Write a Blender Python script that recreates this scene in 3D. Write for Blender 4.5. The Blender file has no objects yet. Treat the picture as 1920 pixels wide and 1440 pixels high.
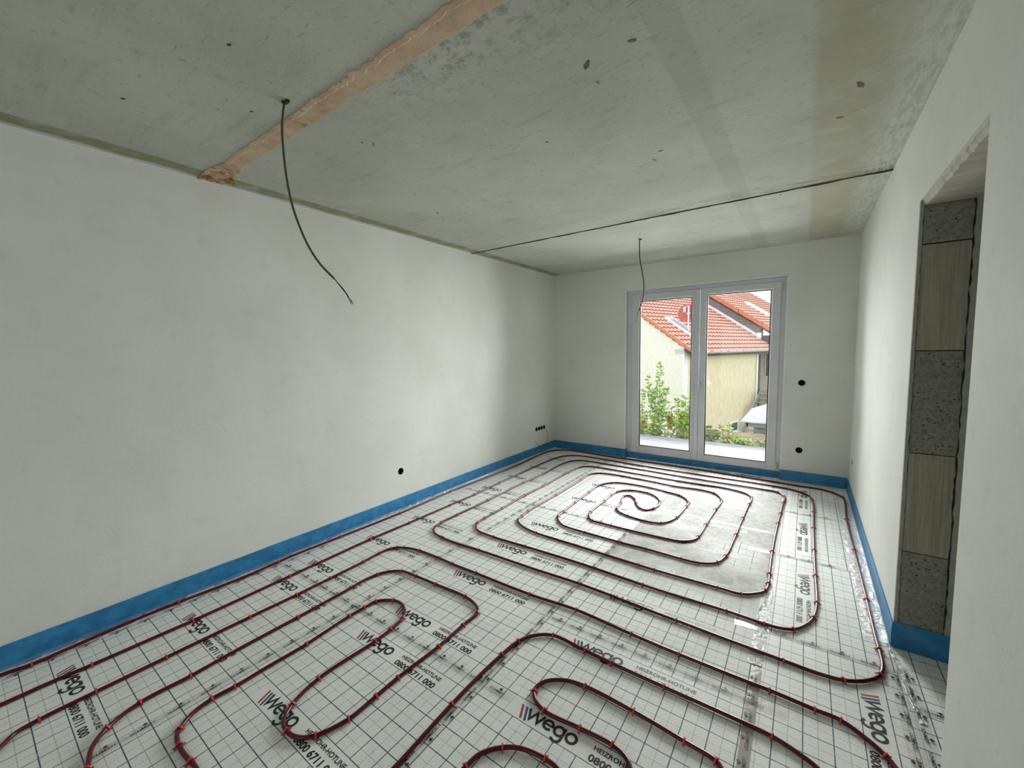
import bpy, bmesh, math, random
from mathutils import Vector, Matrix, noise
random.seed(7)
SC = bpy.context.scene
COL = SC.collection
PI = math.pi

# ------------------------------------------------------------------ room size (metres)
W, D, H = 3.631, 5.611, 2.698          # right wall x, far wall y, ceiling z
BACK = -2.3                            # wall behind the camera
DY1, DY2, DZ = 1.867, 2.772, 2.22      # doorway in the right wall
WX1, WX2, WZ = 1.149, 3.016, 2.36      # terrace door opening in the far wall
WT = 0.205                             # right wall thickness

# ------------------------------------------------------------------ camera
cam_d = bpy.data.cameras.new('camera')
cam = bpy.data.objects.new('camera', cam_d); COL.objects.link(cam)
cam_d.sensor_width = 36.0; cam_d.sensor_fit = 'HORIZONTAL'
cam_d.lens = 764.73 * 36.0 / 1920.0
cam_d.clip_start = 0.02; cam_d.clip_end = 300
_yaw, _pitch, _roll = 0.62385, -0.08169, -0.01532
_f = Vector((-math.sin(_yaw)*math.cos(_pitch), math.cos(_yaw)*math.cos(_pitch), math.sin(_pitch)))
_r = Vector((math.cos(_yaw), math.sin(_yaw), 0)); _u = _r.cross(_f)
_r2 = _r*math.cos(_roll) + _u*math.sin(_roll); _u2 = -_r*math.sin(_roll) + _u*math.cos(_roll)
cam.matrix_world = Matrix(((_r2.x, _u2.x, -_f.x, 3.2106), (_r2.y, _u2.y, -_f.y, 0.0), (_r2.z, _u2.z, -_f.z, 1.5617), (0, 0, 0, 1)))
SC.camera = cam
SC.cycles.diffuse_bounces = 4; SC.cycles.max_bounces = 12; SC.cycles.transparent_max_bounces = 16; SC.cycles.sample_clamp_indirect = 4.0

# ------------------------------------------------------------------ sky, sun, exposure
world = bpy.data.worlds.new('overcast_sky'); SC.world = world; world.use_nodes = True
_bg = world.node_tree.nodes['Background']
_bg.inputs['Color'].default_value = (0.86, 0.93, 1.0, 1); _bg.inputs['Strength'].default_value = 1.0
sun_d = bpy.data.lights.new('veiled_sun', 'SUN'); sun_d.energy = 1.3; sun_d.angle = math.radians(40); sun_d.color = (1.0, 0.97, 0.92)
sun = bpy.data.objects.new('veiled_sun', sun_d); COL.objects.link(sun)
sun.rotation_euler = Vector((0.30, -0.75, -0.60)).to_track_quat('-Z', 'Y').to_euler()
fill_d = bpy.data.lights.new('door_fill_lamp', 'AREA'); fill_d.shape = 'RECTANGLE'; fill_d.size = 3.0; fill_d.size_y = 2.6; fill_d.energy = 400.0; fill_d.color = (0.97, 0.985, 1.0)
fill = bpy.data.objects.new('door_fill_lamp', fill_d); COL.objects.link(fill)          # added unseen area lamp outside the terrace door, lifts the daylight indoors
fill.location = (2.75, D+1.5, 2.2); fill.rotation_euler = (-PI/2+math.radians(15), 0, 0)
vs = SC.view_settings
vs.view_transform = 'Standard'; vs.look = 'None'; vs.exposure = 0.95; vs.gamma = 1.0; vs.use_curve_mapping = False

# ------------------------------------------------------------------ material helpers
def srgb(r, g, b):
    f = lambda c: (c/255/12.92) if c/255 <= .04045 else ((c/255+.055)/1.055)**2.4
    return (f(r), f(g), f(b), 1.0)
class NT:
    def __init__(s, name):
        s.m = bpy.data.materials.new(name); s.m.use_nodes = True
        s.t = s.m.node_tree; s.b = s.t.nodes['Principled BSDF']; s.out = s.t.nodes['Material Output']; s._co = None
    def n(s, typ, **kw):
        nd = s.t.nodes.new(typ)
        for k, v in kw.items(): setattr(nd, k, v)
        return nd
    def put(s, sock, v):
        if isinstance(v, bpy.types.NodeSocket): s.t.links.new(v, sock)
        elif v is not None: sock.default_value = v
    def co(s):
        if s._co is None: s._co = s.n('ShaderNodeTexCoord').outputs['Object']
        return s._co
    def math(s, op, a, b=None, c=None, clamp=False):
        nd = s.n('ShaderNodeMath', operation=op, use_clamp=clamp)
        for i, v in enumerate((a, b, c)): s.put(nd.inputs[i], v)
        return nd.outputs[0]
    def xyz(s):
        nd = s.n('ShaderNodeSeparateXYZ'); s.put(nd.inputs[0], s.co()); return nd.outputs
    def scaled(s, sx, sy, sz):
        nd = s.n('ShaderNodeMapping'); s.put(nd.inputs['Vector'], s.co()); nd.inputs['Scale'].default_value = (sx, sy, sz); return nd.outputs[0]
    def noise(s, scale, detail=4, rough=.55, vec=None, dist=0):
        nd = s.n('ShaderNodeTexNoise'); s.put(nd.inputs['Vector'], vec or s.co())
        nd.inputs['Scale'].default_value = scale; nd.inputs['Detail'].default_value = detail
        nd.inputs['Roughness'].default_value = rough; nd.inputs['Distortion'].default_value = dist
        return nd.outputs['Fac']
    def voro(s, scale, vec=None, feature='F1'):
        nd = s.n('ShaderNodeTexVoronoi', feature=feature); s.put(nd.inputs['Vector'], vec or s.co()); nd.inputs['Scale'].default_value = scale
        return nd.outputs['Distance']
    def ramp(s, v, a, b, lo=0.0, hi=1.0):
        nd = s.n('ShaderNodeMapRange', interpolation_type='SMOOTHSTEP'); s.put(nd.inputs[0], v)
        for i, q in enumerate((a, b, lo, hi)): nd.inputs[i+1].default_value = q
        return nd.outputs[0]
    def mix(s, f, a, b, mode='MIX'):
        nd = s.n('ShaderNodeMix', data_type='RGBA', blend_type=mode)
        s.put(nd.inputs[0], f); s.put(nd.inputs[6], a); s.put(nd.inputs[7], b); return nd.outputs[2]
    def bump(s, h, strength=.2, dist=.01, normal=None):
        nd = s.n('ShaderNodeBump'); s.put(nd.inputs['Height'], h); nd.inputs['Strength'].default_value = strength
        nd.inputs['Distance'].default_value = dist
        if normal is not None: s.put(nd.inputs['Normal'], normal)
        return nd.outputs[0]
    def done(s, color=None, rough=None, normal=None, spec=None, metal=None, trans=None):
        s.put(s.b.inputs['Base Color'], color); s.put(s.b.inputs['Roughness'], rough)
        if normal is not None: s.put(s.b.inputs['Normal'], normal)
        if spec is not None: s.put(s.b.inputs['Specular IOR Level'], spec)
        if metal is not None: s.put(s.b.inputs['Metallic'], metal)
        return s.m
M = {}
def simple(key, c, c2=None, scale=20, rough=.6, spec=.4, bump=0, bscale=80, bdist=.004, metal=None):
    t = NT(key); c = tuple(c); c2 = tuple(c2) if c2 else tuple(min(1, v*1.12) for v in c[:3]) + (1,)
    col = t.mix(t.ramp(t.noise(scale), .35, .65), c, c2)
    nrm = t.bump(t.noise(bscale, 3), bump, bdist) if bump else None
    M[key] = t.done(col, rough, nrm, spec, metal); return M[key]

# plaster walls
t = NT('white_plaster')
c = t.mix(t.ramp(t.noise(1.3, 3), .3, .7), srgb(217, 217, 209), srgb(226, 226, 219))
c = t.mix(t.ramp(t.noise(9, 4, .65), .52, .75, 0, .22), c, srgb(192, 193, 185))
c = t.mix(t.ramp(t.noise(34, 2, .7), .66, .76, 0, .3), c, srgb(182, 182, 173))
M['plaster'] = t.done(c, .82, t.bump(t.noise(45, 3, .65), .2, .004), .25)
simple('bead', srgb(236, 236, 234), rough=.45, scale=30)

# concrete ceiling: grey green with long smears, olive bands at the wall sides, plaster splashes along the right wall
t = NT('ceiling_concrete'); x, y, z = t.xyz()
n1 = t.noise(1.1, 6, .6); n2 = t.noise(7, 5, .68); smear = t.noise(5, 6, .65, t.scaled(.5, 2.6, 1))
c = t.mix(t.ramp(n1, .3, .7), srgb(170, 173, 160), srgb(188, 189, 177))
c = t.mix(t.ramp(smear, .52, .74, 0, .55), c, srgb(150, 151, 137))
c = t.mix(t.ramp(n2, .57, .78, 0, .5), c, srgb(140, 142, 126))
c = t.mix(t.ramp(t.noise(26, 4, .75), .56, .74, 0, .5), c, srgb(120, 120, 104))
c = t.mix(t.ramp(t.noise(15, 4, .8, t.scaled(.7, 3.5, 1)), .61, .7, 0, .55), c, srgb(104, 104, 90))
c = t.mix(t.ramp(t.noise(130, 3, .7), .45, .75, 0, .28), c, srgb(206, 207, 198))
spk = t.math('MULTIPLY', t.ramp(t.noise(6, 3), .45, .65), t.ramp(t.voro(7.5, t.scaled(1, .55, 1)), .085, .035))
c = t.mix(t.math('MULTIPLY', spk, .8), c, srgb(88, 92, 78))
wob = t.math('MULTIPLY', t.math('SUBTRACT', t.noise(3, 4), .5), .10)
xw = t.math('ADD', x, wob); xs = t.math('ADD', x, t.math('MULTIPLY', t.math('SUBTRACT', t.noise(2.2, 2), .5), .03))
band_l = t.ramp(xs, .165, .14); band_r = t.math('MULTIPLY', t.ramp(xs, 3.175, 3.225), t.ramp(xw, 3.56, 3.40))
mot = t.ramp(t.noise(8, 6, .7), .3, .6, .35, 1)
c = t.mix(t.math('MULTIPLY', t.math('MULTIPLY', band_l, mot), .85), c, srgb(132, 129, 92))
c = t.mix(t.math('MULTIPLY', t.math('MULTIPLY', band_r, t.ramp(t.noise(3, 6, .65), .32, .6, .3, 1)), .6), c, srgb(158, 154, 112))
strp = t.math('MULTIPLY', t.ramp(xs, 2.70, 2.72), t.ramp(xs, 2.84, 2.82))
c = t.mix(t.math('MULTIPLY', strp, .25), c, srgb(140, 145, 132))
jn = t.math('MULTIPLY', t.ramp(t.math('ADD', y, wob), 3.40, 3.64), t.math('LESS_THAN', y, 3.69))
jn = t.math('MULTIPLY', jn, t.ramp(x, 1.5, 2.4)); jn = t.math('MULTIPLY', jn, t.ramp(smear, .38, .6))
c = t.mix(t.math('MULTIPLY', jn, .6), c, srgb(108, 104, 84))
nr = t.math('MULTIPLY', t.ramp(t.math('ADD', y, wob), 1.55, 1.18), t.math('GREATER_THAN', y, 1.14)); nr = t.math('MULTIPLY', nr, t.ramp(x, 1.2, 2.0))
c = t.mix(t.math('MULTIPLY', t.math('MULTIPLY', nr, t.ramp(t.noise(18, 5, .75), .46, .64)), .5), c, srgb(96, 96, 80))
wh = t.math('MULTIPLY', t.ramp(xw, 3.40, 3.60), t.ramp(t.noise(16, 5, .78, t.scaled(2.4, .5, 1)), .42, .56))
wl_ = t.math('MULTIPLY', t.ramp(xw, .05, .015), .8)
c = t.mix(t.math('MULTIPLY', wh, .75), c, srgb(206, 206, 198)); c = t.mix(wl_, c, srgb(205, 205, 196))
fr = t.math('MULTIPLY', t.ramp(t.math('ADD', y, t.math('MULTIPLY', wob, .5)), 5.53, 5.60), .7); c = t.mix(fr, c, srgb(200, 200, 190))
M['ceiling'] = t.done(c, .8, t.bump(t.noise(40, 3, .7), .25, .004), .25)
t = NT('joint_mortar'); x, y, z = t.xyz()
c = t.mix(t.ramp(t.noise(9, 6, .65), .35, .65), srgb(182, 156, 130), srgb(200, 177, 150))
rust = t.math('MULTIPLY', t.ramp(x, .42, .16), t.ramp(t.noise(22, 5, .7), .42, .6)); c = t.mix(rust, c, srgb(138, 84, 44))
r2 = t.math('MULTIPLY', t.ramp(t.math('ABSOLUTE', t.math('SUBTRACT', x, 1.25)), .16, .04), t.ramp(t.noise(16, 5, .7), .5, .62)); c = t.mix(r2, c, srgb(146, 98, 62))
M['mortar'] = t.done(c, .85, t.bump(t.noise(50, 5, .7), .4, .005), .2)
simple('dark_joint', srgb(58, 56, 46), rough=.95, spec=.1)

# insulation foil with printed grid
def foil(key, dusty, rng=None):
    t = NT(key); x, y, z = t.xyz()
    def line(v, s, off, w):
        f = t.math('FRACT', t.math('ADD', t.math('DIVIDE', t.math('SUBTRACT', v, off), s), 100.5))
        return t.math('LESS_THAN', t.math('ABSOLUTE', t.math('SUBTRACT', f, .5)), w*.5/s)
    def dash(v): return t.math('GREATER_THAN', t.math('FRACT', t.math('ADD', t.math('DIVIDE', v, .0105), 1000)), .38)
    sol = t.math('MAXIMUM', line(x, .1, 0, .0042), line(y, .1, 0, .0042))
    da = t.math('MAXIMUM', t.math('MULTIPLY', line(x, .1, .05, .0025), dash(y)), t.math('MULTIPLY', line(y, .1, .05, .0025), dash(x)))
    inb = t.math('LESS_THAN', t.math('FRACT', t.math('ADD', t.math('DIVIDE', t.math('SUBTRACT', y, .0016), .5), 100)), .0968/.5)
    inb = t.math('MULTIPLY', inb, t.math('MULTIPLY', t.math('GREATER_THAN', x, .155), t.math('LESS_THAN', x, .895)))
    clear = t.math('SUBTRACT', 1.0, inb)
    base = t.mix(t.ramp(t.noise(3, 5), .3, .7), srgb(233, 235, 231), srgb(242, 243, 239))
    fib = t.noise(150, 3, .6, t.scaled(1, .35, 1))
    base = t.mix(t.ramp(fib, .4, .7, 0, .25), base, srgb(206, 209, 203))
    base = t.mix(t.math('MULTIPLY', t.ramp(t.noise(11, 5, .7), .62, .72), .35), base, srgb(160, 156, 144))
    fade = t.ramp(t.noise(24, 4), .25, .5, .72, 1)
    if dusty:
        d1 = t.math('MULTIPLY', t.ramp(t.noise(1.4, 3, .5), .25, .5), t.ramp(t.math('ADD', y, t.math('MULTIPLY', t.noise(2.5, 4), .5)), *rng)); sw = t.noise(9, 5, .7, None, 1.6)
        dcol = t.mix(t.ramp(sw, .36, .64), srgb(146, 146, 141), srgb(186, 186, 182))
        dcol = t.mix(t.ramp(t.noise(38, 5, .7), .6, .75, 0, .6), dcol, srgb(116, 114, 107))
        base = t.mix(t.math('MULTIPLY', d1, .85), base, dcol)
        fade = t.math('MULTIPLY', fade, t.ramp(t.math('MULTIPLY', d1, t.ramp(sw, .25, .5, .6, 1)), .15, .75, 1, .06))
    c = t.mix(t.math('MULTIPLY', t.math('MULTIPLY', da, clear), t.math('MULTIPLY', fade, .66)), base, srgb(60, 68, 72))
    c = t.mix(t.math('MULTIPLY', t.math('MULTIPLY', sol, clear), t.math('MULTIPLY', fade, .92)), c, srgb(16, 56, 82))
    nr = t.bump(t.noise(230, 2, .5, t.scaled(1, .5, 1)), .22, .0012, t.bump(t.noise(6, 1), .10, .012))
    M[key] = t.done(c, .52 if not dusty else .7, nr, .22 if not dusty else .14)
foil('foil_grid', False); foil('foil_dusty', True, (.35, .95)); foil('foil_dusty_far', True, (1.35, .85))
simple('styrofoam', srgb(222, 222, 220), rough=.8, bump=.3, bscale=150)
simple('subfloor', srgb(120, 118, 112), rough=.9, bump=.3, bscale=60)
simple('print_black', srgb(26, 30, 32), rough=.45, scale=60)
simple('print_red', srgb(176, 66, 62), rough=.45, scale=60)
simple('print_blue', srgb(38, 84, 130), rough=.45, scale=60)
simple('print_brown', srgb(66, 46, 38), rough=.45, scale=60)

# clear crinkled film and tape: mostly see-through with a glossy skin
def film(key, fac, tint, rough, bs, bd, bst, frs=1.0):
    t = NT(key)
    tr = t.n('ShaderNodeBsdfTransparent'); tr.inputs[0].default_value = (1, 1, 1, 1)
    t.b.inputs['Specular IOR Level'].default_value = 1.0
    t.done(tint, rough, t.bump(t.noise(bs, 4, .6), bst, bd))
    mx = t.n('ShaderNodeMixShader'); fr = t.n('ShaderNodeFresnel'); fr.inputs[0].default_value = 1.5
    f2 = t.math('ADD', t.math('MULTIPLY', fr.outputs[0], frs), fac, clamp=True)
    t.put(mx.inputs[0], f2); t.t.links.new(tr.outputs[0], mx.inputs[1]); t.t.links.new(t.b.outputs[0], mx.inputs[2])
    t.t.links.new(mx.outputs[0], t.out.inputs['Surface']); M[key] = t.m
film('clear_tape', .035, srgb(230, 229, 224), .12, 45, .004, .25, .22)
film('tan_tape', .62, srgb(216, 207, 196), .2, 45, .004, .25, .4)
film('white_tape_sheen', .85, srgb(238, 238, 238), .15, 40, .004, .3)
film('clear_film', .08, srgb(226, 229, 232), .10, 15, .012, .6, .6)
film('crinkled_film', .30, srgb(246, 247, 248), .10, 40, .012, 1.0, .5)
film('silver_film', .62, srgb(248, 248, 248), .12, 40, .012, 1.0, .4)

# edge foam, pipe, clips, boxes, cables
t = NT('blue_foam'); c = t.mix(t.ramp(t.noise(14, 5), .3, .7), srgb(30, 110, 160), srgb(54, 136, 186))
c = t.mix(t.ramp(t.noise(120, 3), .6, .8, 0, .4), c, srgb(120, 176, 212))
M['blue_foam'] = t.done(c, .42, t.bump(t.noise(70, 4, .6), .35, .004), .5)
t = NT('red_pipe'); c = t.mix(t.ramp(t.noise(4, 3), .3, .7), srgb(78, 7, 13), srgb(94, 11, 18))
M['pipe'] = t.done(c, .26, None, .38)
simple('clip_red', srgb(206, 84, 62), srgb(190, 70, 56), rough=.45)
simple('black_plastic', srgb(14, 14, 15), srgb(20, 20, 21), rough=.6, spec=.2)
simple('cable_grey', srgb(74, 82, 66), srgb(84, 92, 74), rough=.5)
simple('cable_black', srgb(28, 27, 26), srgb(40, 38, 35), rough=.5)
simple('cable_brown', srgb(110, 66, 52), srgb(90, 56, 48), rough=.5)
simple('copper', srgb(210, 190, 176), rough=.35)
# masonry
t = NT('porous_block'); v = t.voro(46, t.scaled(1, 1, 1.5)); k = t.ramp(t.noise(20, 3), .42, .58)
pores = t.math('MULTIPLY', t.ramp(v, .26, .12), k)
c = t.mix(t.ramp(t.noise(60, 6, .7), .35, .65), srgb(128, 127, 116), srgb(156, 154, 141))
c = t.mix(t.ramp(t.voro(90), .18, .10), c, srgb(176, 174, 162)); c = t.mix(pores, c, srgb(62, 61, 54))
M['porous'] = t.done(c, .9, t.bump(t.math('SUBTRACT', t.noise(70, 5, .7), pores), .7, .006), .15)
t = NT('grooved_block'); x, y, z = t.xyz(); w = t.noise(7, 4, .6, t.scaled(9, 9, .35))
c = t.mix(t.ramp(w, .3, .7), srgb(152, 146, 127), srgb(174, 168, 147)); c = t.mix(t.ramp(t.noise(50, 4), .6, .8, 0, .3), c, srgb(126, 123, 108))
M['grooved'] = t.done(c, .9, t.bump(w, .5, .01), .15)
t = NT('rough_plaster'); c = t.mix(t.ramp(t.noise(40, 6, .7), .3, .7), srgb(150, 152, 144), srgb(172, 173, 165))
M['rough_plaster'] = t.done(c, .9, t.bump(t.noise(90, 4), .4, .003), .15)
t = NT('lintel_concrete'); c = t.mix(t.ramp(t.noise(5, 6, .65, t.scaled(1, 4, 1)), .35, .65), srgb(186, 178, 164), srgb(206, 200, 188))
M['lintel'] = t.done(c, .9, t.bump(t.noise(40, 5), .4, .004), .15)
# terrace door
simple('upvc', srgb(204, 205, 209), srgb(210, 211, 215), rough=.32, spec=.5, scale=3)
simple('gasket', srgb(20, 20, 22), rough=.7)
t = NT('window_glass'); g = t.n('ShaderNodeBsdfGlossy'); g.inputs['Roughness'].default_value = .01
tr = t.n('ShaderNodeBsdfTransparent'); tr.inputs[0].default_value = (.97, .98, .975, 1)
fr = t.n('ShaderNodeFresnel'); fr.inputs[0].default_value = 1.35; mx = t.n('ShaderNodeMixShader')
t.t.links.new(fr.outputs[0], mx.inputs[0]); t.t.links.new(tr.outputs[0], mx.inputs[1]); t.t.links.new(g.outputs[0], mx.inputs[2]); t.t.links.new(mx.outputs[0], t.out.inputs['Surface'])
M['glass'] = t.m
# outside
t = NT('terrace_paving'); c = t.mix(t.ramp(t.noise(3, 6, .65, t.scaled(.6, 3, 1)), .35, .65), srgb(112, 111, 116), srgb(136, 135, 140))
c = t.mix(t.ramp(t.noise(60, 4, .7), .6, .75, 0, .5), c, srgb(104, 103, 106)); M['terrace'] = t.done(c, .85, t.bump(t.noise(80, 4), .3, .004), .2)
simple('soil', srgb(112, 98, 78), srgb(140, 124, 98), 6, .95, bump=.5)
simple('meadow', srgb(120, 140, 82), srgb(160, 160, 110), 2, .95)
simple('gable_render', srgb(232, 224, 208), srgb(240, 233, 220), 9, .9, bump=.35, bscale=9, bdist=.02)
t = NT('cream_render'); c = t.mix(t.ramp(t.noise(7, 6, .65, t.scaled(1, 1, .4)), .4, .66), srgb(240, 224, 194), srgb(228, 210, 174))
M['cream'] = t.done(c, .9, t.bump(t.noise(12, 4), .35, .02), .2)
t = NT('clay_tile'); c = t.mix(t.ramp(t.noise(2.2, 5), .3, .7), srgb(212, 158, 138), srgb(226, 178, 160))
c = t.mix(t.ramp(t.noise(20, 4), .55, .75, 0, .5), c, srgb(186, 130, 112)); M['tile'] = t.done(c, .8, None, .25)
simple('verge_tile', srgb(214, 142, 112), srgb(204, 128, 98), 8, .8)
simple('tile_edge_shade', srgb(150, 98, 84), srgb(128, 84, 72), 12, .9)  # darker than the tiles: paints in the shadow lines between courses
simple('slate', srgb(150, 142, 138), srgb(112, 106, 104), 14, .85, bump=.3, bscale=25)
simple('white_paint', srgb(240, 240, 240), rough=.5)
simple('zinc', srgb(206, 210, 208), srgb(188, 193, 192), rough=.4)
simple('timber_dark', srgb(92, 84, 78), srgb(110, 100, 92), rough=.8)
simple('dish_red', srgb(178, 92, 88), srgb(188, 104, 98), rough=.55)
simple('dark_glass', srgb(70, 78, 84), srgb(92, 100, 106), 4, .15, spec=.6)
simple('canopy_grey', srgb(200, 196, 204), srgb(186, 182, 190), 5, .7)
simple('steel_grey', srgb(142, 144, 152), srgb(160, 162, 170), rough=.5)
simple('plank_grey', srgb(170, 168, 172), srgb(150, 148, 152), 10, .8)
for k, a, b in (('leaf_green', (122, 152, 62), (150, 178, 84)), ('leaf_dark', (92, 120, 58), (118, 146, 72)), ('leaf_pale', (160, 186, 128), (190, 208, 158)), ('leaf_orange', (190, 142, 74), (206, 166, 96)), ('leaf_white', (226, 228, 208), (240, 240, 226)), ('leaf_fir', (96, 122, 84), (120, 146, 100))):
    t = NT(k); cc = t.mix(t.ramp(t.noise(9, 3), .35, .65), srgb(*a), srgb(*b)); M[k] = t.done(cc, .6, None, .3)
simple('bark', srgb(116, 98, 78), srgb(136, 116, 92), rough=.9)

# ------------------------------------------------------------------ mesh helpers
class MB:
    def __init__(s): s.v = []; s.f = []; s.m = []; s.cur = 0
    def add(s, vs_, fs, m=None):
        o = len(s.v); s.v += [tuple(q) for q in vs_]
        for f in fs: s.f.append(tuple(i+o for i in f)); s.m.append(s.cur if m is None else m)
        return s
    def box(s, x0, x1, y0, y1, z0, z1, m=None):
        return s.add([(x0,y0,z0),(x1,y0,z0),(x1,y1,z0),(x0,y1,z0),(x0,y0,z1),(x1,y0,z1),(x1,y1,z1),(x0,y1,z1)],
                     [(3,2,1,0),(4,5,6,7),(0,1,5,4),(1,2,6,5),(2,3,7,6),(3,0,4,7)], m)
    def bbox(s, x0, x1, y0, y1, z0, z1, b=.004, m=None):       # box with chamfered edges
        xs, ys, zs = (x0,x1), (y0,y1), (z0,z1); bm = bmesh.new(); r = bmesh.ops.create_cube(bm, size=1)
        for v in bm.verts: v.co = ((x0+x1)/2+v.co.x*(x1-x0), (y0+y1)/2+v.co.y*(y1-y0), (z0+z1)/2+v.co.z*(z1-z0))
        bmesh.ops.bevel(bm, geom=list(bm.edges), offset=b, segments=1, affect='EDGES')
        bm.verts.ensure_lookup_table(); s.add([v.co[:] for v in bm.verts], [[v.index for v in f.verts] for f in bm.faces], m); bm.free(); return s
    def quad(s, a, b, c, d, m=None): return s.add([a,b,c,d], [(0,1,2,3)], m)
    def tube(s, pts, r, sides=8, caps=True, m=None, up=None):
        pts = [Vector(q) for q in pts]; n = len(pts); vs_ = []; fs = []; prev = None
        rr = r if isinstance(r, (list, tuple)) else [r]*n
        for i, q in enumerate(pts):
            tg = (pts[min(i+1, n-1)] - pts[max(i-1, 0)]).normalized()
            if up is not None: a = tg.cross(Vector(up)).normalized()
            else:
                if prev is None: prev = Vector((0,0,1)) if abs(tg.z) < .9 else Vector((1,0,0))
                a = tg.cross(prev).normalized()
            b = a.cross(tg).normalized(); prev = b
            for k in range(sides):
                an = 2*PI*k/sides; vs_.append(q + a*(math.cos(an)*rr[i]) + b*(math.sin(an)*rr[i]))
        for i in range(n-1):
            for k in range(sides):
                k2 = (k+1) % sides; fs.append((i*sides+k, i*sides+k2, (i+1)*sides+k2, (i+1)*sides+k))
        if caps: fs.append(tuple(range(sides))[::-1]); fs.append(tuple((n-1)*sides+k for k in range(sides)))
        return s.add(vs_, fs, m)
    def build(s, name, mats, parent=None, smooth=False, loc=(0,0,0), rz=0):
        me = s.mesh(name, mats, smooth); return link(name, me, parent, loc, rz)
    def mesh(s, name, mats, smooth=False):
        me = bpy.data.meshes.new(name); me.from_pydata(s.v, [], s.f); mats = mats if isinstance(mats, (list, tuple)) else [mats]
        for q in mats: me.materials.append(M[q])
        if len(mats) > 1: me.polygons.foreach_set('material_index', s.m)
        bm = bmesh.new(); bm.from_mesh(me); bmesh.ops.recalc_face_normals(bm, faces=bm.faces); bm.to_mesh(me); bm.free()
        if smooth: me.polygons.foreach_set('use_smooth', [True]*len(me.polygons))
        me.update(); return me
def link(name, me, parent=None, loc=(0,0,0), rz=0):
    o = bpy.data.objects.new(name, me); COL.objects.link(o); o.location = loc; o.rotation_euler = (0, 0, rz)
    if parent is not None: o.parent = parent
    return o
def empty(name, loc=(0,0,0), rz=0, parent=None):
    o = bpy.data.objects.new(name, None); COL.objects.link(o); o.location = loc; o.rotation_euler = (0,0,rz); o.empty_display_size = .1
    if parent is not None: o.parent = parent
    return o
def tag(o, label, cat, group=None):
    o['label'] = label; o['category'] = cat
    if group: o['group'] = group
    return o
def struct(o, label=None):
    o['kind'] = 'structure'
    if label: o['label'] = label
    return o
def catmull(pts, step, closed=False):
    P = [Vector(q) for q in pts]; out = []
    for i in range(len(P)-1):
        p0, p1, p2, p3 = P[max(i-1,0)], P[i], P[i+1], P[min(i+2,len(P)-1)]
        L = (p2-p1).length; n = max(1, int(round(L/step)))
        def kn(a, b): return max((b-a).length, 1e-6)**.5
        t0 = 0; t1 = t0+kn(p0,p1) if i > 0 else t0+kn(p1,p2); t2 = t1+kn(p1,p2); t3 = t2+(kn(p2,p3) if i+2 < len(P) else kn(p1,p2))
        if i == 0: p0 = p1-(p2-p1)
        if i+2 >= len(P): p3 = p2+(p2-p1)
        for k in range(n):
            u = t1+(t2-t1)*k/n
            A1 = p0*((t1-u)/(t1-t0))+p1*((u-t0)/(t1-t0)); A2 = p1*((t2-u)/(t2-t1))+p2*((u-t1)/(t2-t1)); A3 = p2*((t3-u)/(t3-t2))+p3*((u-t2)/(t3-t2))
            B1 = A1*((t2-u)/(t2-t0))+A2*((u-t0)/(t2-t0)); B2 = A2*((t3-u)/(t3-t1))+A3*((u-t1)/(t3-t1))
            out.append(B1*((t2-u)/(t2-t1))+B2*((u-t1)/(t2-t1)))
    out.append(P[-1]); return out
def fill2d(loops):
    """triangulate the area between 2-D loops (first = outline, others = holes)"""
    bm = bmesh.new(); E = []
    for lp in loops:
        vv = [bm.verts.new((a, b, 0)) for a, b in lp]
        for i in range(len(vv)): E.append(bm.edges.new((vv[i], vv[(i+1) % len(vv)])))
    bmesh.ops.triangle_fill(bm, edges=E, use_beauty=True)
    bm.verts.ensure_lookup_table(); bm.verts.index_update()
    r = [v.co[:2] for v in bm.verts], [tuple(v.index for v in f.verts) for f in bm.faces]; bm.free(); return r
def circ(cx, cy, r, n=20): return [(cx+r*math.cos(2*PI*k/n), cy+r*math.sin(2*PI*k/n)) for k in range(n)]
def wall_slab(name, mp, outline, blind, thick, mat, depth=.055, through=()):
    """mp(a,b,d) maps wall plane coords and depth to world; blind = (a,b,r) round holes of the socket boxes"""
    mb = MB(); hl = [circ(a, b, r) for a, b, r in blind]
    v, f = fill2d([outline]+[list(q) for q in through]+hl); mb.add([mp(a, b, 0) for a, b in v], f)
    v, f = fill2d([outline]+[list(q) for q in through]); mb.add([mp(a, b, thick) for a, b in v], f)
    for lp in [outline]+list(through):
        n = len(lp)
        for i in range(n):
            a, b = lp[i], lp[(i+1) % n]; mb.quad(mp(*a, 0), mp(*b, 0), mp(*b, thick), mp(*a, thick))
    for lp in hl:
        n = len(lp)
        for i in range(n):
            a, b = lp[i], lp[(i+1) % n]; mb.quad(mp(*a, 0), mp(*b, 0), mp(*b, depth), mp(*a, depth))
        mb.add([mp(a, b, depth) for a, b in lp], [tuple(range(n))])
    me = mb.mesh(name, mat); bm = bmesh.new(); bm.from_mesh(me); bmesh.ops.remove_doubles(bm, verts=bm.verts, dist=1e-5)
    bmesh.ops.recalc_face_normals(bm, faces=bm.faces); bm.to_mesh(me); bm.free()
    return struct(link(name, me))
_txt = {}
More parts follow.
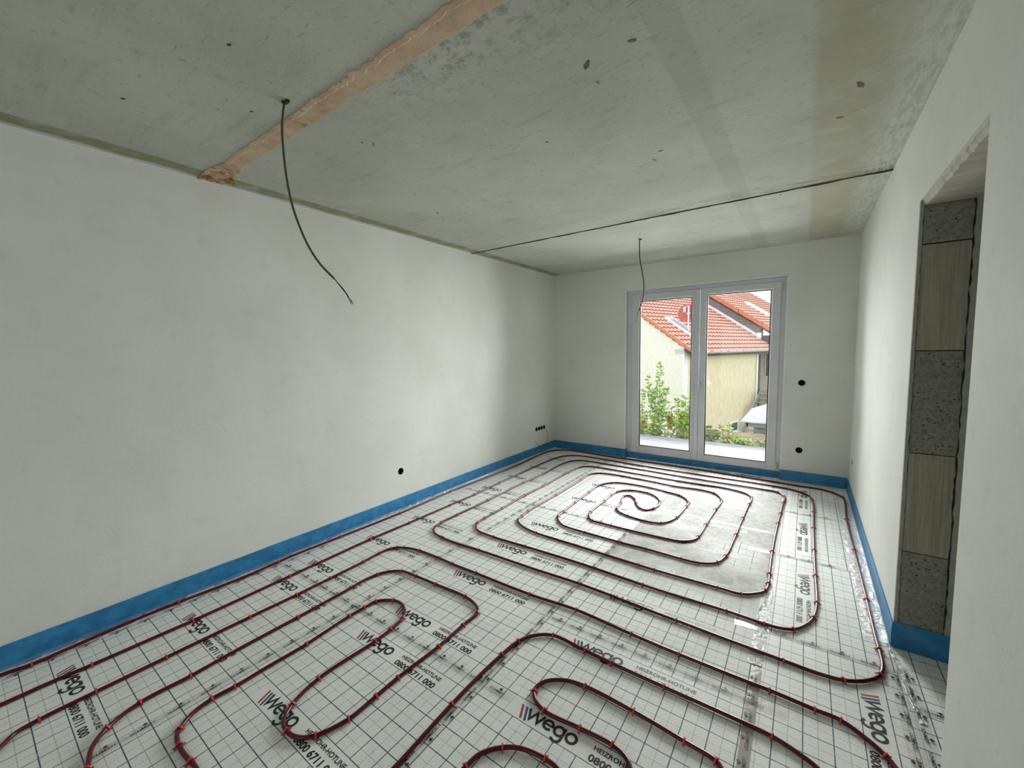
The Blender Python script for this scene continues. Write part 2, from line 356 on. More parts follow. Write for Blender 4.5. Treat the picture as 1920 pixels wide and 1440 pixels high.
def text_polys(s, bold=0.0):
    """outline of a word as a flat mesh normalised to its own box: (verts, faces), width 1, height = ratio"""
    if (s, bold) in _txt: return _txt[(s, bold)]
    cu = bpy.data.curves.new('t', 'FONT'); cu.body = s; cu.size = 1; cu.resolution_u = 3; cu.offset = bold; cu.fill_mode = 'FRONT'
    o = bpy.data.objects.new('t', cu); COL.objects.link(o); dg = bpy.context.evaluated_depsgraph_get(); dg.update()
    me = bpy.data.meshes.new_from_object(o.evaluated_get(dg)); vs_ = [v.co.copy() for v in me.vertices]; fs = [tuple(q.vertices) for q in me.polygons]
    bpy.data.objects.remove(o); bpy.data.curves.remove(cu); bpy.data.meshes.remove(me)
    x0 = min(v.x for v in vs_); x1 = max(v.x for v in vs_); y0 = min(v.y for v in vs_); y1 = max(v.y for v in vs_)
    _txt[(s, bold)] = ([((v.x-x0)/(x1-x0), (v.y-y0)/(y1-y0)) for v in vs_], fs); return _txt[(s, bold)]
def put_text(mb, s, x, y, w, h, z, m=0, bold=0.0, rot=None):
    v, f = text_polys(s, bold); q = [(x+a*w, y+b*h) for a, b in v]
    if rot: q = [rot(*k) for k in q]
    mb.add([(a, b, z) for a, b in q], f, m)
def ribbon(mb, pts, w, z, m=0):
    P = [Vector(q) for q in pts]; n = len(P); L = []; Rr = []
    for i in range(n):
        d1 = (P[i]-P[i-1]).normalized() if i > 0 else (P[1]-P[0]).normalized(); d2 = (P[i+1]-P[i]).normalized() if i < n-1 else d1
        tn = (d1+d2).normalized(); nn = Vector((-tn.y, tn.x)); k = w/2/max(.45, nn.dot(Vector((-d1.y, d1.x))))
        L.append(P[i]+nn*k); Rr.append(P[i]-nn*k)
    mb.add([(q.x, q.y, z) for q in L]+[(q.x, q.y, z) for q in Rr], [(i, i+1, n+i+1, n+i) for i in range(n-1)], m)
def arc(cx, cy, r, a0, a1, n=18): return [(cx+r*math.cos(math.radians(a0+(a1-a0)*i/n)), cy+r*math.sin(math.radians(a0+(a1-a0)*i/n))) for i in range(n+1)]

# ================================================================== room shell
holes_left = [(2.556, .390, .034), (5.067, .390, .032), (5.138, .390, .032), (5.209, .390, .032), (5.280, .390, .032)]
holes_far = [(3.186, 1.150, .034), (3.187, .380, .034)]
holes_right = [(5.267, .386, .030)]
wall_left = wall_slab('wall_left', lambda a, b, d: (-d, a, b), [(BACK, -.12), (D, -.12), (D, H), (BACK, H)], holes_left, .25, 'plaster')
wall_far = wall_slab('wall_far', lambda a, b, d: (a, D+d, b), [(-.25, -.12), (WX1, -.12), (WX1, WZ), (WX2, WZ), (WX2, -.12), (W+.2, -.12), (W+.2, H), (-.25, H)], holes_far, .36, 'plaster')
wall_right = wall_slab('wall_right', lambda a, b, d: (W+d, a, b), [(BACK, -.12), (DY1, -.12), (DY1, DZ+.025), (DY2+.014, DZ+.025), (DY2+.014, -.12), (D, -.12), (D, H), (BACK, H)], holes_right, WT, 'plaster')
wall_back = wall_slab('wall_back', lambda a, b, d: (a, BACK-d, b), [(-.25, -.12), (W+.2, -.12), (W+.2, H), (-.25, H)], [], .3, 'plaster', through=[[(1.1, .3), (2.5, .3), (2.5, 2.2), (1.1, 2.2)]])  # unseen opening added and sized for fill light from behind the camera
struct(wall_left, 'long plain white plastered wall left of the camera'); struct(wall_far, 'white plastered end wall around the terrace door')
struct(wall_right, 'white plastered wall with the raw doorway'); struct(wall_back)
# small hall behind the doorway
for nm, q in (('wall_hall_back', (5.3, 5.45, .7, 4.1)), ('wall_hall_near', (W+WT, 5.3, .7, .85)), ('wall_hall_far', (W+WT, 5.3, 3.95, 4.1))):
    struct(MB().box(q[0], q[1], q[2], q[3], -.12, H+.03).build(nm, 'plaster'))
# corner beads round the terrace door opening
mb = MB(); e = .0035
mb.box(WX1-.006, WX1+e, D-.0025, D+.010, .12, WZ+.006); mb.box(WX2-e, WX2+.006, D-.0025, D+.010, .12, WZ+.006); mb.box(WX1-.006, WX2+.006, D-.0025, D+.012, WZ-e, WZ+.006)
mb.build('corner_bead', 'bead', wall_far)

# floor slab
floor = struct(MB().box(-.02, 5.35, BACK-.05, D+.14, -.16, -.031).build('floor', 'subfloor'), 'floor covered with white grid printed insulation boards')
# ceiling: slab bodies with a raw joint and a mortar filled joint
ceiling = struct(MB().box(-.25, 5.45, BACK-.3, D+.36, H+.03, H+.25).build('ceiling', 'dark_joint'), 'raw grey green concrete ceiling')
def ceil_slab(y0, y1):
    mb = MB(); n = 60; rag = lambda x, s: .004*noise.noise((x*9, s, 0))+.003*noise.noise((x*31, s, 3))
    top, bot = [], []
    for i in range(n+1):
        x = W*i/n; a = y0+rag(x, y0) if y0 > BACK else y0; b = y1+rag(x, y1) if y1 < D-.01 else y1
        bot += [(x, a, H), (x, b, H)]; top += [(x, a, H+.03), (x, b, H+.03)]
    o = len(bot); fs = []
    for i in range(n):
        k = 2*i; fs += [(k, k+1, k+3, k+2), (o+k, o+k+2, o+k+3, o+k+1), (k, k+2, o+k+2, o+k), (k+1, o+k+1, o+k+3, k+3)]
    fs += [(0, o, o+1, 1), (2*n, 2*n+1, o+2*n+1, o+2*n)]
    return mb.add(bot+top, fs).build('ceiling_slab', 'ceiling', ceiling)
ceil_slab(BACK, 1.062); ceil_slab(1.150, 3.683); ceil_slab(3.700, D)
mb = MB(); r = []
for i in range(121):
    x = W*i/120; k = .5+noise.noise((x*6, 2, 9))+.5*noise.noise((x*25, 1, 4)); r += [(x, 3.680, H+.004), (x, 3.683, H-.003-.004*max(0, k)), (x, 3.699, H-.002-.005*max(0, k)), (x, 3.703, H+.004)]
mb.add(r, [(i*4+k, i*4+k+1, (i+1)*4+k+1, (i+1)*4+k) for i in range(120) for k in range(3)]).build('joint_filler', 'dark_joint', ceiling)
# mortar in the joint, with a ragged proud lip on the near side
mb = MB(); n = 240; rows = []
for i in range(n+1):
    x = W*i/n; r1 = .010*noise.noise((x*7, 1, 0))+.015*noise.noise((x*23, 5, 0))*(1 if x > .9 else .5)+.010*noise.noise((x*62, 2, 1)); r2 = .005*noise.noise((x*8, 9, 0))+.003*noise.noise((x*35, 4, 0))
    fl = max(0, 1-abs(x-.12)/.26); a = 1.052+r1-(.025*fl if x > .9 else .03*fl); b = 1.158+r2+.075*fl*(.6+.8*noise.noise((x*20, 3, 3)))
    gap = .012 if 1.125 < x < 1.14 else 0
    rows.append([(x, a, H+.001), (x, a+.002, H-.005), (x, a+.022, H-.006), (x, a+.03, H-.0015+gap), (x, b-.004, H-.002+gap), (x, b, H+.001)])
fs = [(i*6+k, i*6+k+1, (i+1)*6+k+1, (i+1)*6+k) for i in range(n) for k in range(5)]
mb.add([q for r in rows for q in r], fs).build('mortar_joint', 'mortar', ceiling)
# flecks and chips on the ceiling
def fleck(x, y, a, b, ang, mt):
    mb = MB(); k = 9; pts = []
    for i in range(k):
        t_ = 2*PI*i/k; r = 1+.55*(random.random()-.5); px, py = a*math.cos(t_)*r, b*math.sin(t_)*r
        pts.append((x+px*math.cos(ang)-py*math.sin(ang), y+px*math.sin(ang)+py*math.cos(ang)))
    mb.add([(p_[0], p_[1], H-.0016) for p_ in pts]+[(p_[0], p_[1], H+.001) for p_ in pts], [tuple(range(k))]+[(i, (i+1) % k, k+(i+1) % k, k+i) for i in range(k)])
    mb.build('paint_fleck', mt, ceiling)
simple('fleck_green', srgb(52, 70, 54), srgb(70, 84, 64), 40); simple('fleck_brown', srgb(104, 86, 42), srgb(86, 74, 42), 40)
for q in [(2.457, 1.594, .030, .012, 2.3, 'fleck_green'), (2.648, 1.575, .016, .008, .6, 'fleck_green'), (3.365, 2.429, .03, .012, 1.2, 'fleck_brown'), (3.308, 2.704, .016, .008, .4, 'fleck_brown'), (2.487, 2.507, .014, .006, .2, 'fleck_brown'), (2.428, 2.603, .014, .006, .9, 'fleck_brown'), (1.252, 1.459, .022, .003, -.6, 'fleck_green'), (1.221, 1.414, .008, .004, -.6, 'fleck_green'), (1.06, .93, .010, .004, .4, 'fleck_green'), (1.45, .70, .012, .005, .2, 'fleck_green'), (.72, .55, .010, .005, .9, 'fleck_green'), (2.02, 2.02, .010, .004, .3, 'fleck_green'), (.72, 2.45, .014, .004, -.7, 'fleck_green'), (.62, 2.62, .012, .003, -.7, 'fleck_green')]: fleck(*q)

# doorway: blocks of the jamb, plaster lips and lintel underside
def block(z0, z1, mt, seed):
    bm = bmesh.new(); bmesh.ops.create_grid(bm, x_segments=9, y_segments=18, size=.5)
    vs_ = []
    for v in bm.verts:
        ex = abs(v.co.x) > .49; x = (W+.0145)+(v.co.x+.5)*.164; z = z0+(v.co.y+.5)*(z1-z0); k = noise.noise((x*30, z*30, seed))
        if ex: x += .003*noise.noise((z*40, seed, 0))*(2.2 if v.co.x > 0 else 1)
        y = DY2-.001+.0025*k+(.004 if ex or abs(v.co.y) > .49 else 0); v.co = (x, y, z)
    r = bmesh.ops.extrude_face_region(bm, geom=list(bm.faces)); 
    for g in r['geom']:
        if isinstance(g, bmesh.types.BMVert): g.co.y = DY2+.016
    bmesh.ops.recalc_face_normals(bm, faces=bm.faces); me = bpy.data.meshes.new('block'); bm.to_mesh(me); bm.free(); me.materials.append(M[mt]); return link('block', me, wall_right)
for i, (a, b, mt) in enumerate([(.0, .514, 'porous'), (.519, 1.022, 'grooved'), (1.027, 1.528, 'porous'), (1.533, 2.034, 'grooved'), (2.041, 2.219, 'porous')]): block(a, b, mt, i*3.7)
def lip(x0, x1, seed):
    mb = MB(); n = 90; r = []
    for i in range(n+1):
        z = -.03+(DZ+.05)*i/n; j = .004*noise.noise((z*18, seed, 0))+.003*noise.noise((z*50, seed, 2)); a, b = (x0, x1+j) if seed == 1 else (x0+j*1.6, x1)
        r += [(a, DY2-.003, z), (b, DY2-.003, z), (b, DY2+.018, z), (a, DY2+.018, z)]
    fs = [(i*4+k, i*4+(k+1) % 4, (i+1)*4+(k+1) % 4, (i+1)*4+k) for i in range(n) for k in range(4)]+[(0, 1, 2, 3), (4*n, 4*n+1, 4*n+2, 4*n+3)]
    mb.add(r, fs).build('plaster_edge', 'rough_plaster', wall_right)
lip(W-.0005, W+.0125, 1); lip(W+.1845, W+WT+.002, 2)
MB().box(W+.006, W+WT-.004, DY2+.0085, DY2+.0135, 0, DZ).build('joint_bed', 'dark_joint', wall_right)
mb = MB(); n = 60; r = []
for i in range(n+1):
    y = DY1-.001+(DY2+.015-DY1)*i/n; j = .009*noise.noise((y*14, 1, 0))+.006*noise.noise((y*45, 3, 0)); zz = DZ+.002*noise.noise((y*10, 7, 0))
    r += [(W+.012+j, y, zz+.008), (W+.022+j, y, zz), (W+.19, y, zz+.001), (W+WT, y, zz+.006), (W+WT, y, DZ+.026), (W+.012+j, y, DZ+.026)]
mb.add(r, [(i*6+k, i*6+(k+1) % 6, (i+1)*6+(k+1) % 6, (i+1)*6+k) for i in range(n) for k in range(6)]).build('lintel', 'lintel', wall_right)

# ================================================================== insulation boards with their printing
def logo_mesh():
    mb = MB(); z = .0006
    for k, mi in ((0, 1), (.021, 2)): mb.add([(k, .074, z), (k+.0115, .074, z), (k+.036, .012, z), (k+.026, .008, z)], [(0, 1, 2, 3)], mi)
    ribbon(mb, [(.045, .075), (.0645, .029), (.083, .073), (.102, .029), (.1205, .075)], .0122, z, 0)
    ribbon(mb, arc(.1475, .0505, .0205, 4, 318, 20), .0118, z, 0); ribbon(mb, [(.128, .0505), (.1715, .0505)], .0085, z+.0001, 0)
    ribbon(mb, arc(.1985, .0505, .0205, 0, 360, 24), .0118, z, 0); ribbon(mb, [(.2185, .0755), (.2185, .024)]+arc(.1985, .021, .020, 0, -150, 12), .0118, z+.0001, 0)
    ribbon(mb, arc(.2535, .0505, .0212, 0, 360, 24), .0118, z, 0)
    return mb.mesh('logo_print', ['print_black', 'print_red', 'print_blue'])
def hotline_mesh():
    mb = MB(); put_text(mb, 'HEIZROHR-HOTLINE', 0, .058, .272, .0215, .0006, 0, .022); put_text(mb, '0800 6711 000', -.004, .008, .276, .033, .0006, 0, .03)
    return mb.mesh('hotline_print', ['print_black'])
LOGO, HOT = logo_mesh(), hotline_mesh()
def board(x0, x1, y0, y1, ox, oy, rot=0, mt='foil_grid', text=True):
    g = .0012
    x0 += g; x1 -= g; y0 += g; y1 -= g
    if rot == 0: a0, a1, b0, b1, rz = x0-ox, x1-ox, y0-oy, y1-oy, 0
    elif rot == -90: a0, a1, b0, b1, rz = oy-y1, oy-y0, x0-ox, x1-ox, -PI/2
    else: a0, a1, b0, b1, rz = ox-x1, ox-x0, oy-y1, oy-y0, PI
    mb = MB(); mb.box(a0, a1, b0, b1, -.030, 0, 0)
    mb.m = [0 if i == 1 else 1 for i in range(6)]
    o = mb.build('insulation_board', [mt, 'styrofoam'], floor, loc=(ox, oy, 0), rz=rz)
    if text:
        for k in range(-12, 13):
            if b0 < .5*k+.004 and .5*k+.086 < b1:
                for j in (0, 1, -1):
                    if a0 < j+.19 and j+.49 < a1: link('logo_print', LOGO, o, (j+.20, .5*k, 0))
                    if a0 < j+.53 and j+.83 < a1: link('hotline_print', HOT, o, (j+.545, .5*k, 0))
    return o
board(.011, 1.004, BACK, -.63, .03, -.8); board(.011, 1.004, -.63, 1.37, .03, .20); board(.011, 1.004, 1.37, 3.38, .022, 1.46); board(.011, 1.004, 3.38, 5.40, .018, 3.48); board(.011, 1.004, 5.40, D-.011, .018, 5.44, text=False)
board(1.004, 2.022, BACK, -.63, 1.035, -.8); board(1.004, 2.022, -.63, 1.37, 1.035, .20); board(1.004, 2.022, 1.37, 3.38, 1.035, 1.46); board(1.004, 2.022, 3.38, 5.40, 1.042, 3.735)
board(2.022, 3.060, BACK, -.035, 2.045, -.69); board(2.022, 3.060, -.035, 1.965, 2.045, 1.31); board(2.022, 3.060, 1.965, 3.95, 2.045, 2.315, 0, 'foil_dusty'); board(2.022, 3.060, 3.95, 5.40, 2.072, 4.365, 0, 'foil_dusty_far')
board(1.004, 2.022, 5.40, D+.048, 1.05, 5.44, text=False); board(2.022, 3.012, 5.40, D+.048, 3.05, 5.645, 180); board(3.012, 3.060, 5.40, D-.011, 2.072, 5.365, text=False)
for y0, y1, ox in ((4.56, D-.011, 3.20), (3.56, 4.56, 3.20), (2.54, 3.56, 3.21), (1.53, 2.54, 3.455), (.53, 1.53, 3.40), (-.48, .53, 3.40), (BACK, -.48, 3.40)):
    board(3.060, 3.620, y0, y1, ox, y1-.02 if y1 < 5 else 5.55, -90)
board(3.620, 5.29, DY1+.002, DY2-.012, 3.69, 1.9, text=False); board(W+WT+.002, 5.29, .86, DY1+.001, 3.69, 1.9, text=False); board(W+WT+.002, 5.29, DY2-.01, 3.94, 3.69, 1.9, text=False)

# ================================================================== printed sealing tape over the board seams
def tape(p0, p1, label, mt='clear_tape', width=.05, prints=True, read=1, seed=0, wr=.0016):
    """straight run from p0 to p1 on the floor; read=+1: lettering runs from p0 to p1, -1: the other way"""
    p0, p1 = Vector(p0), Vector(p1); L = (p1-p0).length; d = (p1-p0)/L; nn = Vector((-d.y, d.x))
    mb = MB(); n = max(4, int(L/.03)); cols = 5; r = []
    for i in range(n+1):
        sft = .004*noise.noise((i*.15, seed, 0))
        for k in range(cols):
            q = p0+d*(L*i/n)+nn*(width*(k/(cols-1)-.5)+sft); z = .0011+wr*max(0, .3+noise.noise((q.x*28, q.y*28, seed)))*(1 if 0 < k < cols-1 else .2)
            r.append((q.x, q.y, z))
    mb.add(r, [(i*cols+k, i*cols+k+1, (i+1)*cols+k+1, (i+1)*cols+k) for i in range(n) for k in range(cols-1)])
    o = mb.build('sealing_tape', mt, smooth=True); tag(o, label, 'tape', 'sealing tapes on the board seams')
    if prints:
        pb = MB(); dd = d*read; up = Vector((-dd.y, dd.x)); st = p0 if read > 0 else p1; q = .02
        while q < L-.1:
            o2 = st+dd*q-up*.009
            rt = lambda a, b, o2=o2: ((o2+dd*a+up*b).x, (o2+dd*a+up*b).y)
            put_text(pb, 'SCHMIDT', 0, 0, .083, .0125, .0044, 0, .02, rt)
            c = o2+dd*.052+up*.023
            pb.add([((c+dd*a+up*b).x, (c+dd*a+up*b).y, .0044) for a, b in ((-.010, .001), (.001, .009), (.010, 0), (0, -.008))], [(0, 1, 2, 3)], 1)
            q += .122
        pb.build('printed_lettering', ['print_black', 'print_brown'], o)['kind'] = 'stuff'
    return o
tape((1.0, BACK+.05), (1.005, 5.40), 'long clear printed tape on the seam nearest the left wall', seed=1)
tape((2.025, BACK+.05), (2.022, 3.30), 'clear printed tape on the seam from the foreground to the spiral', read=-1, seed=2)
tape((2.022, 3.26), (2.022, 4.62), 'seam tape whitened with painted reflection under the centre of the pipe spiral', 'white_tape_sheen', .048, False, seed=3)  # window reflection on this stretch painted in as a near opaque white film
tape((3.076, 1.20), (3.070, 2.20), 'brown tinted printed tape in the right foreground', 'tan_tape', .042, seed=4)
tape((3.070, 3.0), (3.080, 5.40), 'clear tape under the third upright pipe run by the right wall', 'white_tape_sheen', .03, False, seed=6, wr=.003)
tape((.10, 1.37), (2.19, 1.374), 'clear printed tape across the two left board rows, between the hairpin pipe loops', seed=7)
tape((.10, 3.382), (1.92, 3.368), 'clear printed tape across the far left boards beside the spiral', seed=8)
tape((2.04, 1.966), (3.20, 1.962), 'clear printed tape across the boards below the spiral, ending at the brown tape', seed=9)
tape((1.95, 3.965), (2.30, 3.962), 'short white tape crossing at the centre of the pipe spiral', 'white_tape_sheen', .05, False, seed=10)
tape((2.34, 3.957), (3.05, 3.945), 'white tape strip across the dusty board right of the spiral', 'white_tape_sheen', .036, False, seed=17)
tape((2.90, 3.556), (3.05, 3.558), 'small white tape patch left of the third upright pipe run', 'white_tape_sheen', .05, False, seed=11)
tape((3.09, 3.56), (3.56, 3.562), 'clear printed tape between the second and third rotated boards by the right wall', seed=12)
tape((3.10, 4.56), (3.56, 4.563), 'clear printed tape on the seam nearest the far right corner', seed=13)
tape((2.935, 2.522), (3.10, 2.545), 'small white tape patch at the crinkled silvery seam', 'white_tape_sheen', .05, False, seed=14)
tape((3.10, 2.545), (3.66, 2.545), 'clear printed tape running to the corner of the doorway', seed=15)
tape((3.60, 1.2), (3.612, 2.66), 'clear printed tape along the doorway threshold, inner one', seed=16)
tape((3.655, 1.88), (3.655, 2.60), 'clear printed tape along the doorway threshold, outer one', seed=18, read=-1)
tape((3.655, 2.33), (3.79, 2.33), 'stub of printed tape inside the doorway', seed=19)
tape((.088, -.9), (.088, 1.75), 'narrow printed tape between the left edge strip and the first pipe', width=.034, read=-1, seed=21)
# crumpled silvery length of seam film
def crumple(name, p0, p1, width, amp, label, seed, mt='crinkled_film', parent=None, prof=None, cols=9, step=.018, lim=None):
    p0, p1 = Vector(p0), Vector(p1); L = (p1-p0).length; d = (p1-p0)/L; nn = Vector((-d.y, d.x)); n = int(L/step); mb = MB(); r = []
    for i in range(n+1):
        for k in range(cols):
            s = k/(cols-1); b = p0+d*(L*i/n)
            off, z = (width*(s-.5), .0015) if prof is None else prof(s)
            a = amp*(1 if 0 < k < cols-1 else .35)
            j = noise.noise((b.x*22+s*5, b.y*22, seed))+.7*noise.noise((b.x*55+s*11, b.y*55, seed+9))
            off += a*.8*noise.noise((b.y*14+b.x*14, s*6, seed+3)); z = max(.0012 if off < 10 else 0, z+a*max(-.25, j))
            off = off if lim is None else max(off, lim)
            q = b+nn*off; r.append((q.x, q.y, z))
    mb.add(r, [(i*cols+k, i*cols+k+1, (i+1)*cols+k+1, (i+1)*cols+k) for i in range(n) for k in range(cols-1)])
    o = mb.build(name, mt, parent, smooth=False)
    if label: tag(o, label, 'tape', 'sealing tapes on the board seams')
    return o
crumple('sealing_tape', (3.060, 2.22), (3.068, 2.98), .06, .007, 'crumpled silvery tape on the seam below the third upright pipe run', 3.3, 'silver_film')

# ================================================================== blue edge insulation strips with their film skirts
def edge_strip(p0, p1, label, h=.129, th=.009, flap=None, seed=0):
    p0, p1 = Vector(p0), Vector(p1); L = (p1-p0).length; d = (p1-p0)/L; nn = Vector((-d.y, d.x)); n = max(3, int(L/.04)); mb = MB(); r = []
    for i in range(n+1):
        b = p0+d*(L*i/n); s = i*.04; t_ = h+.0025*noise.noise((s*3, seed, 0)); w = th+.002*noise.noise((s*5, seed, 4)); bl = .0025*noise.noise((s*7, seed, 8))
        for off, z in ((.0005, 0), (.0005, t_), (w*.8, t_+.001), (w+bl, t_*.66), (w-bl, t_*.33), (w, 0)): q = b+nn*off; r.append((q.x, q.y, z))
    k6 = 6; fs = [(i*k6+k, i*k6+(k+1) % k6, (i+1)*k6+(k+1) % k6, (i+1)*k6+k) for i in range(n) for k in range(k6)]+[tuple(range(6)), tuple(n*6+k for k in range(6))]
    o = mb.add(r, fs).build('edge_strip', 'blue_foam', smooth=False); tag(o, label, 'insulation strip', 'blue edge strips along the walls')
    if flap: 
        wd, amp, mt = flap; xs = [th+.0056, th+.006, th+.008, th+.018, .045, wd*.7, wd*.86, wd]; zs = [.024, .017, .010, .005, .004, .003, .0025, .002]
        def prof(s): k = min(int(s*7), 6); u = s*7-k; return xs[k]*(1-u)+xs[k+1]*u, zs[k]*(1-u)+zs[k+1]*u
        crumple('film_skirt', p0, p1, 0, amp, None, seed+1.7, mt, o, prof, 8, .022, th+.0055)
    return o
edge_strip((.0, D), (.0, BACK), 'long blue foam strip along the left wall', flap=(.085, .005, 'clear_film'), seed=1)
edge_strip((WX1+.001, D), (.010, D), 'blue foam strip on the end wall between corner and terrace door', flap=(.06, .003, 'clear_film'), seed=2)
edge_strip((WX1, D+.055), (WX1, D-.009), 'short blue foam strip wrapped into the left door reveal', seed=3, th=.008)
edge_strip((WX2-.002, D+.058), (WX1+.009, D+.058), 'low blue foam strip under the terrace door', h=.084, th=.008, seed=4)
edge_strip((W-.010, D), (WX2-.004, D), 'blue foam strip on the end wall right of the terrace door', h=.132, th=.012, flap=(.05, .003, 'clear_film'), seed=5)
edge_strip((W, DY2-.006), (W, D), 'blue foam strip along the right wall with crumpled shiny film', h=.124, flap=(.115, .012, 'crinkled_film'), seed=6)
edge_strip((W+WT-.001, DY2-.003), (W-.006, DY2-.003), 'blue foam strip at the foot of the doorway blocks', h=.135, seed=7)
crumple('sealing_tape', (3.66, 2.24), (3.615, 2.78), .026, .006, 'twisted scrap of shiny film lying at the doorway corner', 8.1, 'silver_film', step=.015)

# ================================================================== heating pipes and their clips
PIPE_A = [(0.053,0.047),(0.073,0.147),(0.064,0.296),(0.048,0.550),(0.052,0.752),(0.071,1.126),(0.050,1.465),(0.062,1.855),(0.077,2.466),(0.056,3.167),(0.072,3.791),(0.084,4.438),(0.044,5.125),(0.063,5.328),(0.160,5.489),(0.308,5.561),(0.603,5.553),(0.971,5.529),(1.397,5.529),(2.088,5.528),(2.800,5.484),(3.206,5.454),(3.391,5.449),(3.498,5.390),(3.563,5.290),(3.580,5.141),(3.563,4.618),(3.564,3.932),(3.567,3.183),(3.567,2.807),(3.569,2.666),(3.569,2.559),(3.556,2.482),(3.525,2.422),(3.473,2.368),(3.408,2.330),(3.324,2.314),(3.175,2.316),(2.664,2.331),(2.050,2.353),(1.689,2.340),(1.185,2.331),(0.927,2.319),(0.792,2.326),(0.676,2.351),(0.614,2.398),(0.577,2.465),(0.567,2.534),(0.567,2.745),(0.572,3.197),(0.566,3.869),(0.582,4.275),(0.565,4.685),(0.569,4.841),(0.598,5.004),(0.673,5.101),(0.779,5.135),(1.169,5.133),(1.529,5.130),(2.176,5.104),(2.872,5.110),(3.009,5.099),(3.069,5.022),(3.092,4.908),(3.084,4.763),(3.075,4.452),(3.066,4.178),(3.058,3.561),(3.063,3.188),(3.066,3.050),(3.055,2.949),(3.016,2.888),(2.934,2.825),(2.799,2.818),(2.400,2.805),(2.062,2.812),(1.635,2.827),(1.399,2.834),(1.247,2.872),(1.150,2.929),(1.106,2.984),(1.097,3.059),(1.080,3.193),(1.087,3.722),(1.081,4.322),(1.068,4.524),(1.097,4.633),(1.171,4.708),(1.320,4.738),(1.840,4.720),(2.047,4.699),(2.347,4.727),(2.469,4.696),(2.540,4.600),(2.571,4.494),(2.562,4.221),(2.552,3.808),(2.549,3.556),(2.528,3.438),(2.447,3.361),(2.353,3.343),(1.956,3.320),(1.772,3.323),(1.687,3.328),(1.627,3.389),(1.592,3.500),(1.586,3.846),(1.580,4.045),(1.595,4.173),(1.688,4.295),(1.878,4.319),(1.997,4.243),(2.063,4.125),(2.078,4.015),(2.060,3.921),(2.008,3.839),(1.944,3.861),(1.879,3.960),(1.826,4.067),(1.745,4.135),(1.704,4.089),(1.747,3.882),(1.764,3.725),(1.810,3.661),(1.917,3.610),(2.140,3.588),(2.220,3.621),(2.276,3.720),(2.298,3.819),(2.310,4.135),(2.306,4.267),(2.259,4.361),(2.174,4.435),(2.028,4.467),(1.857,4.500),(1.565,4.496),(1.435,4.434),(1.339,4.260),(1.344,4.009),(1.356,3.641),(1.370,3.369),(1.383,3.241),(1.434,3.160),(1.519,3.093),(1.618,3.075),(1.736,3.072),(2.057,3.066),(2.259,3.074),(2.516,3.070),(2.618,3.075),(2.687,3.104),(2.744,3.160),(2.778,3.285),(2.794,3.731),(2.799,4.138),(2.807,4.530),(2.815,4.690),(2.795,4.805),(2.733,4.879),(2.515,4.939),(2.215,4.919),(1.599,4.919),(1.111,4.932),(0.945,4.914),(0.856,4.842),(0.817,4.672),(0.811,4.423),(0.819,3.899),(0.810,3.540),(0.828,3.107),(0.835,2.833),(0.843,2.725),(0.887,2.645),(0.962,2.592),(1.143,2.573),(1.452,2.584),(1.983,2.592),(2.392,2.577),(2.884,2.586),(3.075,2.579),(3.148,2.586),(3.210,2.616),(3.262,2.692),(3.300,2.794),(3.320,2.976),(3.318,3.337),(3.317,3.766),(3.320,4.243),(3.326,4.664),(3.321,4.953),(3.287,5.146),(3.176,5.248),(2.965,5.297),(2.135,5.303),(1.470,5.310),(0.926,5.345),(0.582,5.336),(0.457,5.275),(0.373,5.168),(0.327,4.880),(0.323,4.215),(0.329,3.715),(0.341,3.252),(0.335,2.881),(0.327,2.367),(0.314,1.965),(0.329,1.302),(0.343,0.741),(0.333,0.323),(0.325,0.199),(0.326,0.033)]
